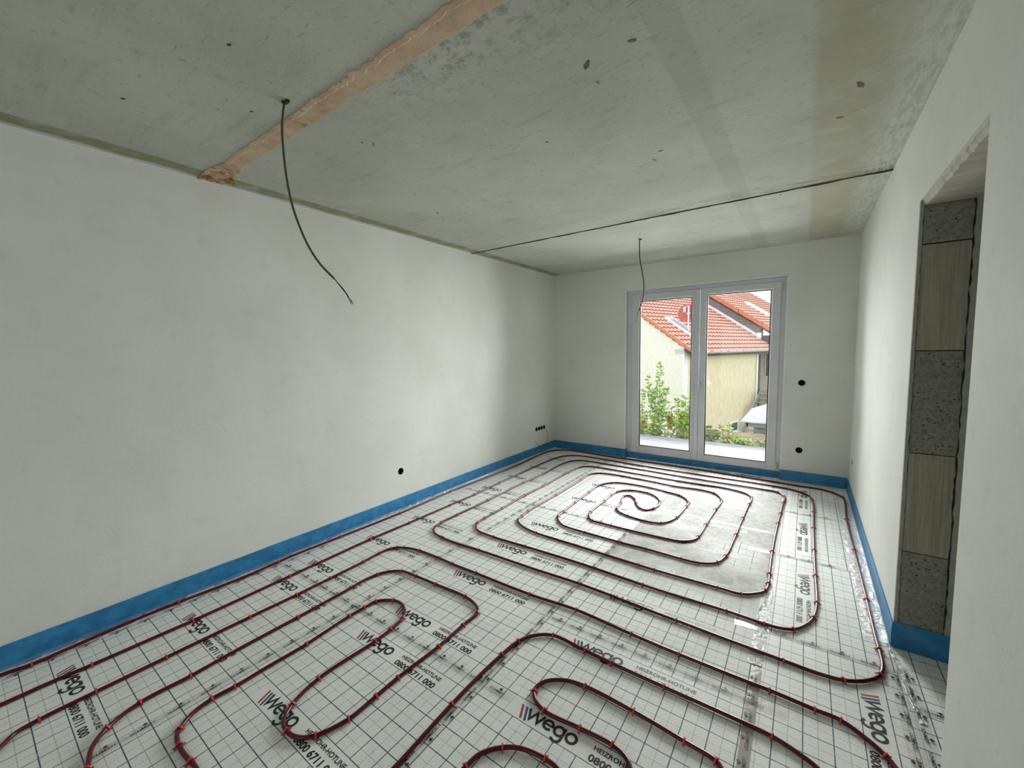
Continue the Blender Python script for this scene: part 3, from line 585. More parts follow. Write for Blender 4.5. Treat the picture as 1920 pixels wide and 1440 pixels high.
CLIP_A = [(0.075,0.149),(0.059,0.750),(0.078,1.349),(0.062,1.855),(0.077,2.466),(0.056,3.167),(0.072,3.791),(0.084,4.438),(0.025,5.265),(3.387,5.467),(3.562,5.271),(3.563,4.618),(3.564,3.932),(3.567,3.183),(3.568,2.679),(3.555,2.473),(3.408,2.326),(3.175,2.316),(2.664,2.331),(2.047,2.358),(1.179,2.337),(0.788,2.329),(0.571,2.530),(0.567,2.745),(0.572,3.197),(0.566,3.869),(0.582,4.275),(0.581,4.818),(0.592,5.016),(0.735,5.108),(2.872,5.110),(3.020,5.086),(3.080,4.992),(3.079,4.776),(3.075,4.452),(3.066,4.178),(3.058,3.561),(3.063,3.188),(3.063,3.049),(3.058,2.944),(2.934,2.825),(2.799,2.818),(2.400,2.805),(2.291,2.792),(1.399,2.834),(1.100,3.053),(1.080,3.193),(1.087,3.722),(1.081,4.322),(1.065,4.561),(1.316,4.748),(1.845,4.701),(2.467,4.705),(2.569,4.510),(2.562,4.221),(2.552,3.808),(2.550,3.509),(2.355,3.333),(1.956,3.320),(1.878,3.333),(1.770,3.328),(1.675,3.320),(1.588,3.498),(1.586,3.846),(1.584,4.049),(1.590,4.170),(1.694,4.279),(1.878,4.319),(2.054,4.136),(2.060,3.921),(1.876,3.967),(1.837,4.065),(1.699,4.086),(1.752,3.885),(1.765,3.710),(1.917,3.610),(2.140,3.588),(2.221,3.615),(2.298,3.819),(2.311,4.152),(2.301,4.264),(2.174,4.435),(2.030,4.459),(1.855,4.509),(1.435,4.434),(1.339,4.260),(1.351,3.994),(1.356,3.641),(1.378,3.375),(1.383,3.241),(1.732,3.081),(2.057,3.066),(2.259,3.074),(2.516,3.070),(2.632,3.075),(2.745,3.152),(2.780,3.296),(2.794,3.731),(2.799,4.138),(2.801,4.543),(2.803,4.773),(1.106,4.944),(0.812,4.697),(0.811,4.423),(0.819,3.899),(0.810,3.540),(0.828,3.107),(0.835,2.833),(0.851,2.716),(1.146,2.569),(1.447,2.591),(2.392,2.577),(2.884,2.586),(3.075,2.574),(3.210,2.613),(3.297,2.787),(3.322,2.978),(3.315,3.335),(3.317,3.766),(3.320,4.243),(3.321,4.661),(3.317,5.020),(3.176,5.248),(2.965,5.297),(0.366,5.181),(0.328,4.982),(0.323,4.215),(0.329,3.715),(0.341,3.252),(0.335,2.881),(0.327,2.367),(0.314,1.965),(0.326,1.300),(0.343,0.741),(0.328,0.323)]
PIPE_Q1 = [(0.645,0.017),(0.600,0.060),(0.588,0.124),(0.586,0.300),(0.585,0.557),(0.589,0.945),(0.594,1.217),(0.593,1.448),(0.588,1.712),(0.578,1.860),(0.590,1.961),(0.661,2.025),(0.787,2.063),(1.018,2.069),(1.156,2.064),(1.385,2.067),(1.834,2.069),(2.149,2.095),(2.490,2.077),(2.741,2.069),(3.132,2.070),(3.296,2.063),(3.384,2.062),(3.482,1.999),(3.512,1.966),(3.534,1.929)]
CLIP_Q1 = [(0.590,0.125),(0.590,0.300),(0.589,0.556),(0.595,0.942),(0.594,1.217),(0.593,1.448),(0.584,1.710),(0.585,1.855),(0.582,1.967),(0.800,2.051),(1.158,2.061),(1.389,2.062),(1.838,2.064),(2.146,2.093),(2.491,2.073),(2.742,2.066),(3.131,2.073),(3.296,2.063),(3.382,2.067),(3.509,1.970)]
PIPE_Q2 = [(1.048,0.203),(0.953,0.231),(0.887,0.284),(0.835,0.400),(0.839,0.585),(0.830,0.790),(0.827,1.107),(0.820,1.392),(0.812,1.597),(0.841,1.707),(0.931,1.789),(1.067,1.802),(1.253,1.811),(1.490,1.820),(1.597,1.800),(1.676,1.748),(1.683,1.609),(1.691,1.411),(1.680,1.155),(1.684,1.029),(1.686,0.890),(1.643,0.771),(1.594,0.726),(1.524,0.712),(1.463,0.729),(1.413,0.790),(1.371,0.933),(1.379,1.244),(1.371,1.351),(1.350,1.454),(1.295,1.512),(1.228,1.542),(1.160,1.535),(1.080,1.467),(1.075,1.386),(1.073,1.287),(1.092,1.022),(1.089,0.823),(1.090,0.682),(1.081,0.594),(1.101,0.515),(1.146,0.458),(1.182,0.440),(1.251,0.433),(1.332,0.436),(1.400,0.441)]
CLIP_Q2 = [(1.060,0.211),(0.885,0.282),(0.835,0.400),(0.841,0.587),(0.835,1.107),(0.833,1.660),(0.934,1.795),(1.072,1.798),(1.253,1.811),(1.499,1.820),(1.680,1.738),(1.683,1.609),(1.691,1.411),(1.683,1.153),(1.684,1.032),(1.690,0.889),(1.647,0.769),(1.520,0.709),(1.415,0.791),(1.374,0.931),(1.379,1.244),(1.371,1.351),(1.350,1.454),(1.165,1.531),(1.080,1.467),(1.080,1.383),(1.077,1.284),(1.090,1.021),(1.090,0.682),(1.081,0.594),(1.148,0.456),(1.233,0.445),(1.344,0.444)]
PIPE_R1 = [(2.013,0.868),(1.997,1.194),(1.994,1.391),(2.001,1.555),(2.016,1.682),(2.065,1.770),(2.146,1.826),(2.338,1.823),(2.484,1.819),(2.735,1.820),(2.957,1.821),(3.156,1.818),(3.247,1.792),(3.300,1.766)]
CLIP_R1 = [(1.995,1.196),(2.001,1.560),(2.014,1.691),(2.144,1.830),(2.338,1.823),(2.481,1.821),(2.734,1.823),(3.156,1.818)]
PIPE_R2 = [(3.012,1.565),(2.991,1.584),(2.874,1.597),(2.665,1.615),(2.436,1.617),(2.345,1.595),(2.272,1.537),(2.254,1.477),(2.277,1.432),(2.348,1.399),(2.511,1.412),(2.647,1.421),(2.705,1.404),(2.737,1.373)]
CLIP_R2 = [(2.262,1.464),(2.351,1.398),(2.509,1.410),(2.648,1.419),(2.436,1.617),(2.666,1.617),(2.874,1.600),(2.991,1.586)]
PIPE_R3 = [(2.230,1.027),(2.243,1.095),(2.299,1.165),(2.361,1.203),(2.461,1.222),(2.520,1.217)]
CLIP_R3 = [(2.228,1.030),(2.297,1.167),(2.463,1.223)]
PZ = .0104; PR = .0087
def clip_mesh():
    mb = MB(); r0, r1, hw = PR+.0006, PR+.0042, .0034; n = 8
    prof = [(-.0165, .0008-PZ), (-r1+.0002, -.006)]+[(r1*math.cos(PI-PI*i/n), r1*math.sin(PI-PI*i/n)) for i in range(n+1)]+[(r1-.0002, -.006), (.0165, .0008-PZ)]
    inn = [(-.0150, -.0006-PZ+.0012), (-r0, -.006)]+[(r0*math.cos(PI-PI*i/n), r0*math.sin(PI-PI*i/n)) for i in range(n+1)]+[(r0, -.006), (.0150, -.0006-PZ+.0012)]
    m_ = len(prof); v = [(-hw, a, b) for a, b in prof]+[(hw, a, b) for a, b in prof]+[(-hw, a, b) for a, b in inn]+[(hw, a, b) for a, b in inn]; fs = []
    for i in range(m_-1): fs += [(i, i+1, m_+i+1, m_+i), (2*m_+i, 3*m_+i, 3*m_+i+1, 2*m_+i+1), (i, 2*m_+i, 2*m_+i+1, i+1), (m_+i, m_+i+1, 3*m_+i+1, 3*m_+i)]
    fs += [(0, m_, 3*m_, 2*m_), (m_-1, 3*m_-1, 4*m_-1, 2*m_-1)]; mb.add(v, fs)
    mb.box(-.0016, .0016, -.021, -.0115, -.004, .0005); mb.box(-.0016, .0016, .0115, .021, -.004, .0005); mb.box(-.0026, .0026, -.0045, .0045, r1-.0006, r1+.0022)
    return mb.mesh('pipe_clip', ['clip_red'])
CLIP = clip_mesh()
def pipe(nodes, clips, label, ext0=None, ext1=None):
    P = [Vector((a, b)) for a, b in nodes]; pre = [Vector(q) for q in (ext0 or [])]; post = [Vector(q) for q in (ext1 or [])]
    cv = catmull([Vector((q.x, q.y, 0)) for q in pre+P+post], .016)
    pts = [Vector((q.x, q.y, PZ+.0012*noise.noise((q.x*4, q.y*4, 0)))) for q in cv]
    o = MB().tube(pts, PR, 10, up=(0, 0, 1)).build('heating_pipe', 'pipe', smooth=True)
    tag(o, label, 'heating pipe', 'dark red underfloor heating pipes')
    used = []
    for a, b in clips:
        j = min(range(1, len(pts)-1), key=lambda i: (pts[i].x-a)**2+(pts[i].y-b)**2); q = pts[j]; tg = pts[j+1]-pts[j-1]
        if any((q-k).length < .02 for k in used): continue
        used.append(q); link('pipe_clip', CLIP, o, q, math.atan2(tg.y, tg.x)+random.uniform(-.12, .12))
    return o
pipe(PIPE_A, CLIP_A, 'long dark red pipe along all walls winding into the far spiral', [(.058, -1.9), (.058, -.6)], [(.328, -.6), (.33, -1.9)])
pipe(PIPE_Q1, CLIP_Q1, 'dark red pipe third from left wall, crossing below the spiral to the lower right', [(1.35, -.35), (.95, -.16), (.74, -.06)], [(3.555, 1.85), (3.56, 1.5), (3.55, .9)])
pipe(PIPE_Q2, CLIP_Q2, 'dark red pipe bent into narrow hairpin loops at the lower left', [(1.5, -.05), (1.25, .12)], [(1.52, .42), (1.66, .25), (1.70, -.2)])
pipe(PIPE_R1, CLIP_R1, 'dark red pipe rising beside the seam tape, then bending to the lower right corner', [(2.01, -.1), (2.015, .5)], [(3.37, 1.67), (3.39, 1.4), (3.37, .9)])
pipe(PIPE_R2, CLIP_R2, 'dark red pipe loop with a hairpin end in the centre foreground', [(3.12, 1.0), (3.08, 1.4)], [(2.76, 1.2), (2.75, .9)])
pipe(PIPE_R3, CLIP_R3, 'short dark red pipe bend cut by the bottom edge of the picture', [(2.21, .4), (2.215, .85)], [(2.63, 1.16), (2.68, 1.0), (2.68, .6)])

# ================================================================== terrace door
win = struct(empty('window_1', (0, 0, 0)), 'white double leaf glazed terrace door'); FY = D+.062
def ring(mb, x0, x1, z0, z1, l, r, t_, b, y0, y1, bev=.006):
    mb.bbox(x0, x0+l, y0, y1, z0, z1, bev); mb.bbox(x1-r, x1, y0, y1, z0, z1, bev); mb.bbox(x0+l-.004, x1-r+.004, y0, y1, z1-t_, z1, bev); mb.bbox(x0+l-.004, x1-r+.004, y0, y1, z0, z0+b, bev); return mb
ring(MB(), WX1+.001, WX2-.001, .0, WZ-.001, .080, .076, .062, .100, FY, FY+.075, .005).build('frame', 'upvc', win)
def leaf(x0, x1, l, r, t_, b, nm):
    s = ring(MB(), x0, x1, .090, 2.308, l, r, t_, b, FY-.016, FY+.05, .006).build('sash', 'upvc', win)
    gx0, gx1, gz0, gz1 = x0+l, x1-r, .090+b, 2.308-t_
    ring(MB(), gx0-.002, gx1+.002, gz0-.002, gz1+.002, .010, .010, .010, .010, FY-.004, FY+.034, .003).build('glazing_bead', 'bead', s)
    ring(MB(), gx0+.007, gx1-.007, gz0+.007, gz1-.007, .011, .011, .011, .011, FY+.002, FY+.026, .001).build('gasket', 'gasket', s)
    MB().box(gx0+.004, gx1-.004, FY+.012, FY+.018, gz0+.004, gz1-.004).build('glass_pane', 'glass', s)
    return s
s1 = leaf(1.222, 2.097, .098, .084, .086, .094, 'l'); s2 = leaf(2.101, 2.962, .070, .088, .076, .076, 'r')
MB().bbox(2.050, 2.100, FY-.024, FY-.012, .096, 2.302, .004).build('cover_strip', 'upvc', s1)
for s, x, zs in ((s1, 1.216, (.12, 2.18)), (s2, 2.970, (.11, 2.20))):
    for z in zs:
        m_ = MB(); m_.tube([(x, FY-.016, z), (x, FY-.016, z+.085)], .0085, 10); m_.bbox(x-.010, x+.010, FY-.012, FY+.002, z+.004, z+.08, .002); m_.build('hinge', 'upvc', s)
m_ = MB()
for dz in (-.022, 0, .022): m_.tube([(2.128, FY-.0168, 1.10+dz), (2.128, FY-.0150, 1.10+dz)], .0065 if dz == 0 else .0045, 10)
m_.build('handle_hole', 'black_plastic', s2)
MB().bbox(2.185, 2.212, FY+.05, FY+.085, 1.075, 1.135, .01).build('pull_handle', 'zinc', s2)

# ================================================================== socket boxes
def socket(pos, nrm, r, label, group=None):
    """black round wall box sunk into its hole, nrm points into the room"""
    mb = MB(); n = 20; nv = Vector(nrm); a = Vector((0, 0, 1)).cross(nv).normalized(); b = Vector((0, 0, 1)); P = Vector(pos); rr = r-.0006; v = []
    for off, ra in ((.0005, rr), (.0005, rr-.002), (-.046, rr-.002), (-.046, .0), (-.047, rr)):
        for k in range(n): an = 2*PI*k/n; v.append(P+nv*off+a*(ra*math.cos(an))+b*(ra*math.sin(an)))
    fs = []
    for s_, e_ in ((0, 1), (1, 2), (2, 3), (0, 4)):
        for k in range(n): k2 = (k+1) % n; fs.append((s_*n+k, s_*n+k2, e_*n+k2, e_*n+k))
    o = mb.add(v, fs).build('socket_box', 'black_plastic'); tag(o, label, 'socket box', group); return o
socket((0, 2.556, .390), (1, 0, 0), .034, 'single black socket box low in the left wall')
for y, w_ in ((5.067, 'leftmost of four black socket boxes near the far left corner'), (5.138, 'second from left of four black socket boxes near the far left corner'), (5.209, 'third from left of four black socket boxes near the far left corner'), (5.280, 'rightmost of four black socket boxes near the far left corner')):
    socket((0, y, .390), (1, 0, 0), .032, w_, 'row of four socket boxes')
socket((3.186, D, 1.150), (0, -1, 0), .034, 'upper black socket box right of the terrace door')
socket((3.187, D, .380), (0, -1, 0), .034, 'lower black socket box right of the terrace door')
socket((W, 5.267, .386), (-1, 0, 0), .030, 'black socket box low in the right wall near the far corner')

# ================================================================== hanging cables
def cable(pts, r, name, label, wires, mt, hole=None):
    root = empty(name, pts[0]); o = Vector(pts[0]); tag(root, label, 'cable')
    cv = catmull([Vector(q)-o for q in pts], .03); MB().tube(cv, r, 8).build('sheath', mt, root, smooth=True)
    for w in wires:
        wv = catmull([Vector(q)-o for q in w], .02); MB().tube(wv, .0016, 6).build('wire', 'cable_black', root, smooth=True)
        e_ = wv[-1]; d_ = (wv[-1]-wv[-2]).normalized(); MB().tube([e_, e_+d_*.010], .0013, 6).build('wire_end', 'copper', root)
    if hole:
        hb = MB(); hb.tube([(0, 0, .004), (0, 0, -.006), (0, 0, -.007)], [.014, .012, .004], 10); hb.box(.004, hole, -.006, .008, -.012, -.002); hb.build('fixing_clip', 'cable_black', root)
    return root
c1 = [(1.256, .987, 2.699), (1.25, .974, 2.591), (1.25, .974, 2.471), (1.254, .983, 2.327), (1.261, .998, 2.23), (1.275, 1.024, 2.13), (1.288, 1.051, 2.057), (1.307, 1.089, 1.987), (1.334, 1.141, 1.923)]
cable(c1, .0052, 'hanging_cable', 'long grey cable hanging from the ceiling near the mortar joint', [[(1.332, 1.138, 1.927), (1.354, 1.181, 1.861), (1.370, 1.211, 1.812)], [(1.334, 1.139, 1.925), (1.352, 1.184, 1.866), (1.362, 1.215, 1.806)], [(1.335, 1.140, 1.925), (1.357, 1.179, 1.863), (1.366, 1.205, 1.803)]], 'cable_grey', .034)
c2 = [(1.768, 4.318, 2.699), (1.766, 4.318, 2.582), (1.772, 4.32, 2.486), (1.798, 4.328, 2.337), (1.809, 4.332, 2.254), (1.81, 4.332, 2.144), (1.796, 4.328, 2.051), (1.781, 4.323, 2.002), (1.764, 4.317, 1.958)]
cable(c2, .0050, 'hanging_cable', 'thin dark cable hanging from the ceiling in front of the terrace door', [[(1.766, 4.317, 1.962), (1.748, 4.311, 1.90), (1.727, 4.305, 1.83)], [(1.766, 4.319, 1.962), (1.754, 4.315, 1.90), (1.745, 4.315, 1.832)]], 'cable_black', .02)
c3 = [(-.03, 5.262, .385), (.012, 5.272, .378), (.045, 5.285, .335), (.05, 5.314, .262), (.05, 5.282, .153), (.055, 5.233, .113), (.05, 5.117, .112), (.045, 5.043, .159), (.04, 4.979, .212)]
o3 = empty('loose_wire', c3[0]); tag(o3, 'thin brown wire curling out of the socket boxes near the corner', 'wire')
MB().tube(catmull([Vector(q)-Vector(c3[0]) for q in c3], .02), .0028, 6).build('sheath', 'cable_brown', o3, smooth=True)

# ================================================================== outside
terrace = struct(MB().box(-3.2, 7.5, D+.361, 7.82, -.35, -.10).build('terrace', 'terrace'), 'grey paved terrace outside the glazed door')
struct(MB().box(-3.2, 7.5, 7.822, 9.6, -3.2, -.21).build('planting_bed', 'soil'))
struct(MB().box(-60, 60, 5.98, 90, -3.6, -3.21).build('ground', 'meadow'))

# ---- shrubs
def leafmb(mb, p, d, size, m=0):
    d = d.normalized(); s = d.cross(Vector((random.uniform(-1, 1), random.uniform(-1, 1), random.uniform(-.3, 1)))).normalized(); up = s.cross(d).normalized()
    a = p+d*size*.45+s*size*.24+up*size*.06; b = p+d*size; c = p+d*size*.45-s*size*.24+up*size*.06; e_ = p+d*size*.5
    mb.add([p, a, b, c, e_], [(0, 1, 4), (1, 2, 4), (2, 3, 4), (3, 0, 4)], m)
def shrub(x, y, z, label, stems, lsize, mats, group=None, dens=60, name='shrub'):
    """stems = (dx, dy, height, bushiness)"""
    root = empty(name, (x, y, z)); tag(root, label, 'shrub', group); sb = MB(); lb = MB()
    for dx, dy, h, bush in stems:
        b0 = Vector((dx*.25, dy*.25, -.02)); pts = [b0, Vector((dx*.5, dy*.5, h*.35)), Vector((dx*.8+random.uniform(-.03, .03), dy*.8, h*.7)), Vector((dx, dy, h))]
        cv = catmull(pts, .06); sb.tube(cv, [.007*(1-.75*i/len(cv))+.0015 for i in range(len(cv))], 5)
        n = int(dens*h)
        for i in range(n):
            u = random.random()**.8; k = int((.12+.88*u)*(len(cv)-1)); q = cv[k]; an = random.uniform(0, 2*PI); rr = bush*(1.05-u)*random.uniform(.1, 1)
            off = Vector((math.cos(an)*rr, math.sin(an)*rr, random.uniform(-.05, .10)*bush*3)); dr = Vector((math.cos(an), math.sin(an), random.uniform(-.2, .9)))
            leafmb(lb, q+off, dr, lsize*random.uniform(.6, 1.15), random.randrange(len(mats)))
    sb.build('stem', 'bark', root); o = lb.build('foliage', mats, root); o['kind'] = 'stuff'; return root
G = 'shrubs behind the terrace'; ZB = -.212
shrub(.87, 8.25, ZB, 'tall leafy sapling rising above the other shrubs', [(0, 0, 1.52, .10), (-.06, .05, 1.15, .12), (.14, 0, 1.0, .12), (-.16, .02, .95, .10), (.05, -.04, .8, .16), (-.25, .05, 1.25, .05)], .085, ['leaf_green', 'leaf_dark', 'leaf_pale'], G, 120, 'sapling')
shrub(.52, 8.35, ZB, 'thin sprig with few leaves at the left edge of the door glass', [(.02, 0, .95, .05), (-.1, .05, .6, .12), (.1, .05, .5, .14)], .075, ['leaf_green', 'leaf_dark'], G, 90)
shrub(1.38, 8.15, ZB, 'broad leaved young shrub beside the middle of the terrace door', [(0, 0, .86, .10), (.09, .02, .66, .10), (-.14, 0, .58, .10), (-.05, 0, .45, .18), (.14, 0, .4, .12)], .12, ['leaf_green', 'leaf_dark', 'leaf_green'], G, 80)
shrub(1.16, 8.4, ZB, 'slender twiggy shrub between the sapling and the broad leaved shrub', [(.02, 0, .80, .07), (-.07, 0, .62, .08)], .085, ['leaf_dark', 'leaf_green'], G, 70)
shrub(1.10, 8.75, ZB, 'rounded orange brown bush behind the sapling', [(random.uniform(-.28, .28), random.uniform(-.1, .1), random.uniform(.36, .54), .15) for _ in range(12)], .06, ['leaf_orange', 'leaf_orange', 'leaf_green'], G, 150)
shrub(.48, 8.1, ZB, 'low yellow green bush in the left corner of the door glass', [(random.uniform(-.2, .2), random.uniform(-.1, .1), random.uniform(.3, .52), .14) for _ in range(9)], .075, ['leaf_green', 'leaf_pale', 'leaf_orange'], G, 110)
shrub(.86, 8.02, ZB, 'pale low groundcover at the foot of the sapling', [(random.uniform(-.26, .26), random.uniform(-.06, .06), random.uniform(.18, .36), .13) for _ in range(11)], .07, ['leaf_pale', 'leaf_green', 'leaf_dark'], G, 150)
shrub(1.13, 8.0, ZB, 'white flowering low plant in front of the orange bush', [(random.uniform(-.14, .14), random.uniform(-.05, .05), random.uniform(.18, .36), .1) for _ in range(8)], .06, ['leaf_white', 'leaf_pale', 'leaf_white', 'leaf_green'], G, 150)
shrub(1.82, 8.1, ZB, 'dark conifer seedling at the left of the right hand pane', [(0, 0, .36, .08), (.12, 0, .30, .08), (-.1, 0, .26, .08), (.2, 0, .24, .06), (-.2, 0, .2, .08)], .07, ['leaf_fir', 'leaf_dark'], G, 200)
shrub(2.12, 8.05, ZB, 'low shrub with two bare upright shoots', [(-.12, 0, .40, .03), (.02, 0, .46, .02), (.1, 0, .28, .12), (-.05, 0, .22, .14), (.22, 0, .24, .1)], .075, ['leaf_green', 'leaf_pale', 'leaf_dark'], G, 110)
shrub(2.38, 7.98, ZB, 'light green creeping plant at the terrace edge', [(random.uniform(-.22, .2), random.uniform(-.05, .05), random.uniform(.1, .2), .12) for _ in range(10)], .075, ['leaf_pale', 'leaf_green'], G, 220)
shrub(2.72, 8.0, ZB, 'feathery green plant at the right end of the bed', [(random.uniform(-.2, .25), random.uniform(-.05, .05), random.uniform(.12, .24), .12) for _ in range(10)], .06, ['leaf_fir', 'leaf_green', 'leaf_pale'], G, 230)
shrub(3.3, 8.1, ZB, 'bushy plant beyond the right edge of the door glass', [(random.uniform(-.3, .3), random.uniform(-.1, .1), random.uniform(.2, .4), .14) for _ in range(9)], .08, ['leaf_green', 'leaf_dark'], G, 100)

# ---- neighbouring house: local x = out of the eaves side, y = along the eaves, origin at the near corner
HA = empty('neighbour_house', (-1.016, 18.524, 0), math.radians(-18))
tag(HA, 'cream rendered house with red tiled roof seen through the terrace door', 'house')
TP = math.tan(math.radians(33.9)); GZ = -3.3
zr = lambda x: 1.68 - x*TP          # underside of roof A
RX = -5.2
mb = MB(); v = [(0, GZ), (0, zr(0)), (RX, zr(RX)), (2*RX, zr(0)), (2*RX, GZ)]
mb.add([(a, 0, b) for a, b in v]+[(a, .12, b) for a, b in v], [tuple(range(5)), tuple(range(5, 10))]+[(i, (i+1) % 5, 5+(i+1) % 5, 5+i) for i in range(5)]); mb.build('gable_wall', 'gable_render', HA)
mb = MB(); mb.box(-.25, 0, .305, 7.0, GZ, 1.50)
side = mb.build('side_wall', 'cream', HA)
MB().box(2*RX, 2*RX+.25, .305, 8.7, GZ, 1.5).build('rear_wall', 'cream', HA); MB().box(-2.5, -.252, 6.7, 6.98, GZ, 1.5).build('recess_wall', 'cream', HA)
MB().box(-.02, .012, -.015, .30, GZ, 1.40).build('corner_trim', 'white_paint', HA)
mb = MB(); mb.box(-.42, .02, -.05, -.002, 1.44, 1.52); mb.box(-.42, .02, -.04, -.002, 1.34, 1.40); mb.build('verge_bracket', 'zinc', HA)
def tiled_roof(parent, x_ridge, x_eave, y0, y1, zf, name, both, vb=.10):
    sl = 1/math.cos(math.atan(TP)); L = (x_eave-x_ridge)*sl; n = int(L/.34); g = (x_eave-x_ridge)/n
    mb = MB(); th = .12
    xs = [x_eave-.05, x_ridge]+([2*x_ridge-x_eave+.05] if both else [])
    for i in range(len(xs)-1):
        a, b = xs[i], xs[i+1]; za, zb = zf(a) if a >= x_ridge else zf(2*x_ridge-a), zf(b) if b >= x_ridge else zf(2*x_ridge-b)
        mb.add([(a, y0+.12, za-.02), (b, y0+.12, zb-.02), (b, y1, zb-.02), (a, y1, za-.02), (a, y0+.12, za-.02-th), (b, y0+.12, zb-.02-th), (b, y1, zb-.02-th), (a, y1, za-.02-th)], [(0, 1, 2, 3), (7, 6, 5, 4), (0, 4, 5, 1), (1, 5, 6, 2), (2, 6, 7, 3), (3, 7, 4, 0)])
    roof = mb.build(name, 'timber_dark', parent)
    # one course of pantiles: rolls along y, thick lower edge
    pm = MB(); per = .30; N = int((y1-y0)/per*6); lo, hi, bt = [], [], []
    for i in range(N+1):
        y = y0+(y1-y0)*i/N; w = .024*math.sin(2*PI*(y-y0)/per)+.012*math.sin(4*PI*(y-y0)/per)
        lo.append((g*1.06, y, -g*1.06*TP+.085+w)); hi.append((-.03, y, .03*TP+.012+w)); bt.append((g*1.06-.012, y, -g*1.06*TP+.008+w*.4))
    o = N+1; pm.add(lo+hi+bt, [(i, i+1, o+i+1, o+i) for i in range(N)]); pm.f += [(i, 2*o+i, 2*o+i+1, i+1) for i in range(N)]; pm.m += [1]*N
    me = pm.mesh('tile_course', ['tile', 'tile_edge_shade'])
    for k in range(n):
        x = x_ridge+g*k; link('tile_course', me, roof, (x, 0, zf(x)-.0))
    vm = MB(); vm.add([(0, 0, .25), (g*1.1, 0, .25-g*1.1*TP), (g*1.1, .24, .17-g*1.1*TP), (0, .24, .17), (0, 0, vb), (g*1.1, 0, vb-g*1.1*TP), (g*1.1, .02, vb-g*1.1*TP), (0, .02, vb)],
           [(0, 1, 2, 3), (0, 4, 5, 1), (1, 5, 6, 2), (3, 2, 6, 7), (0, 3, 7, 4), (4, 7, 6, 5)])
    me = vm.mesh('verge_tile', ['verge_tile'])
    for k in range(n): x = x_ridge+g*k; link('verge_tile', me, roof, (x, y0-.06, zf(x)+.02*((k % 2) == 0)))
    return roof
zA = lambda x: 1.54-x*TP
roofA = tiled_roof(HA, RX, .36, -.08, 8.70, zA, 'roof', True)
mb = MB(); n = 10
ga = [(math.cos(PI+PI*k/n)*.075, math.sin(PI+PI*k/n)*.075) for k in range(n+1)]
mb.add([(.42+a, .9, 1.37+b) for a, b in ga]+[(.42+a, 7.4, 1.40+b) for a, b in ga], [(i, i+1, n+2+i, n+1+i) for i in range(n)]+[tuple(range(n+1))]); mb.tube([(.50, .9, 1.375), (.50, 7.4, 1.405)], .012, 6); mb.build('gutter', 'zinc', HA)
for k in range(9): MB().box(.0, .34, .95+k*.75, 1.03+k*.75, 1.33, 1.42).build('rafter_end', 'timber_dark', HA)
MB().tube([(.06, 6.85, 1.35), (.06, 6.85, GZ)], .05, 10).build('downpipe', 'white_paint', HA)
for y0, y1, z0, z1 in ((4.20, 5.02, -2.68, -2.14), (.45, 1.30, -2.9, -2.2)):
    f_ = ring(MB(), y0, y1, z0, z1, .07, .07, .07, .07, 0, .05, .01); f_.v = [(.0+b, a, c) for a, b, c in f_.v]; fo = f_.build('window', 'white_paint', HA)
    MB().box(.004, .014, y0+.06, y1-.06, z0+.06, z1-.06).build('pane', 'dark_glass', fo); MB().box(0, .13, y0-.05, y1+.05, z0-.06, z0).build('sill', 'white_paint', fo)
MB().tube([(.03, 6.6, -1.36), (.10, 6.2, -1.46), (.10, 5.75, -1.5), (.10, 5.62, -1.42), (.08, 5.60, -1.62), (.05, 5.62, -1.8)], .018, 6).build('cable_bracket', 'zinc', HA)
# roof window on the near slope
mb = MB(); sk = [(-2.10, 1.75), (-.72, 1.75), (-.72, 2.45), (-2.10, 2.45)]
mb.add([(a, b, zA(a)+.02) for a, b in sk]+[(a, b, zA(a)+.16) for a, b in sk], [(4, 5, 6, 7), (0, 1, 5, 4), (1, 2, 6, 5), (2, 3, 7, 6), (3, 0, 4, 7)]); so = mb.build('roof_window', 'white_paint', HA)
mb = MB(); sk = [(-1.98, 1.84), (-.84, 1.84), (-.84, 2.36), (-1.98, 2.36)]; mb.add([(a, b, zA(a)+.168) for a, b in sk], [(0, 1, 2, 3)]); mb.build('pane', 'dark_glass', so)
# second, taller wing behind
YB = 8.78; zB = lambda x: 2.33-x*TP
mb = MB(); v = [(-.62, GZ), (-.62, zB(-.62)-.1), (RX, zB(RX)-.1), (2*RX+.6, zB(-.6)-.1), (2*RX+.6, GZ)]
mb.add([(a, YB, b) for a, b in v]+[(a, YB+.3, b) for a, b in v], [tuple(range(5)), tuple(range(5, 10))]+[(i, (i+1) % 5, 5+(i+1) % 5, 5+i) for i in range(5)]); mb.build('slate_gable', 'slate', HA)
roofB = tiled_roof(HA, RX, .75, YB-.12, 17.1, zB, 'rear_roof', True, .0)
MB().box(-.61, 3.2, YB+.10, YB+.35, GZ, 1.55).build('wing_wall', 'cream', HA); MB().box(-.61, 1.5, YB+.02, YB+.09, 1.55, 2.2).build('timber_cladding', 'timber_dark', HA)
MB().box(-.80, -.56, YB-.10, YB-.004, zA(-.68)+.05, 2.36).build('gable_pilaster', 'white_paint', HA)
mb = MB(); 
for k in range(16):
    a = -.62-.30*(k+1); b = a+.32; j = .012*(k % 3); mb.add([(a, yy, zA(a)+.02+h) for yy in (YB-.05, YB-.003) for h in (0, .20+j)]+[(b, yy, zA(b)+.02+h) for yy in (YB-.05, YB-.003) for h in (0, .20+j)], [(0, 1, 5, 4), (2, 6, 7, 3), (0, 4, 6, 2), (1, 3, 7, 5), (0, 2, 3, 1), (4, 5, 7, 6)])
mb.build('stepped_flashing', 'white_paint', HA)
fo = MB().box(-.36, .25, YB+.05, YB+.099, -.17, 1.27).build('window', 'white_paint', HA); MB().box(-.30, .19, YB+.035, YB+.049, -.09, 1.20).build('pane', 'dark_glass', fo)
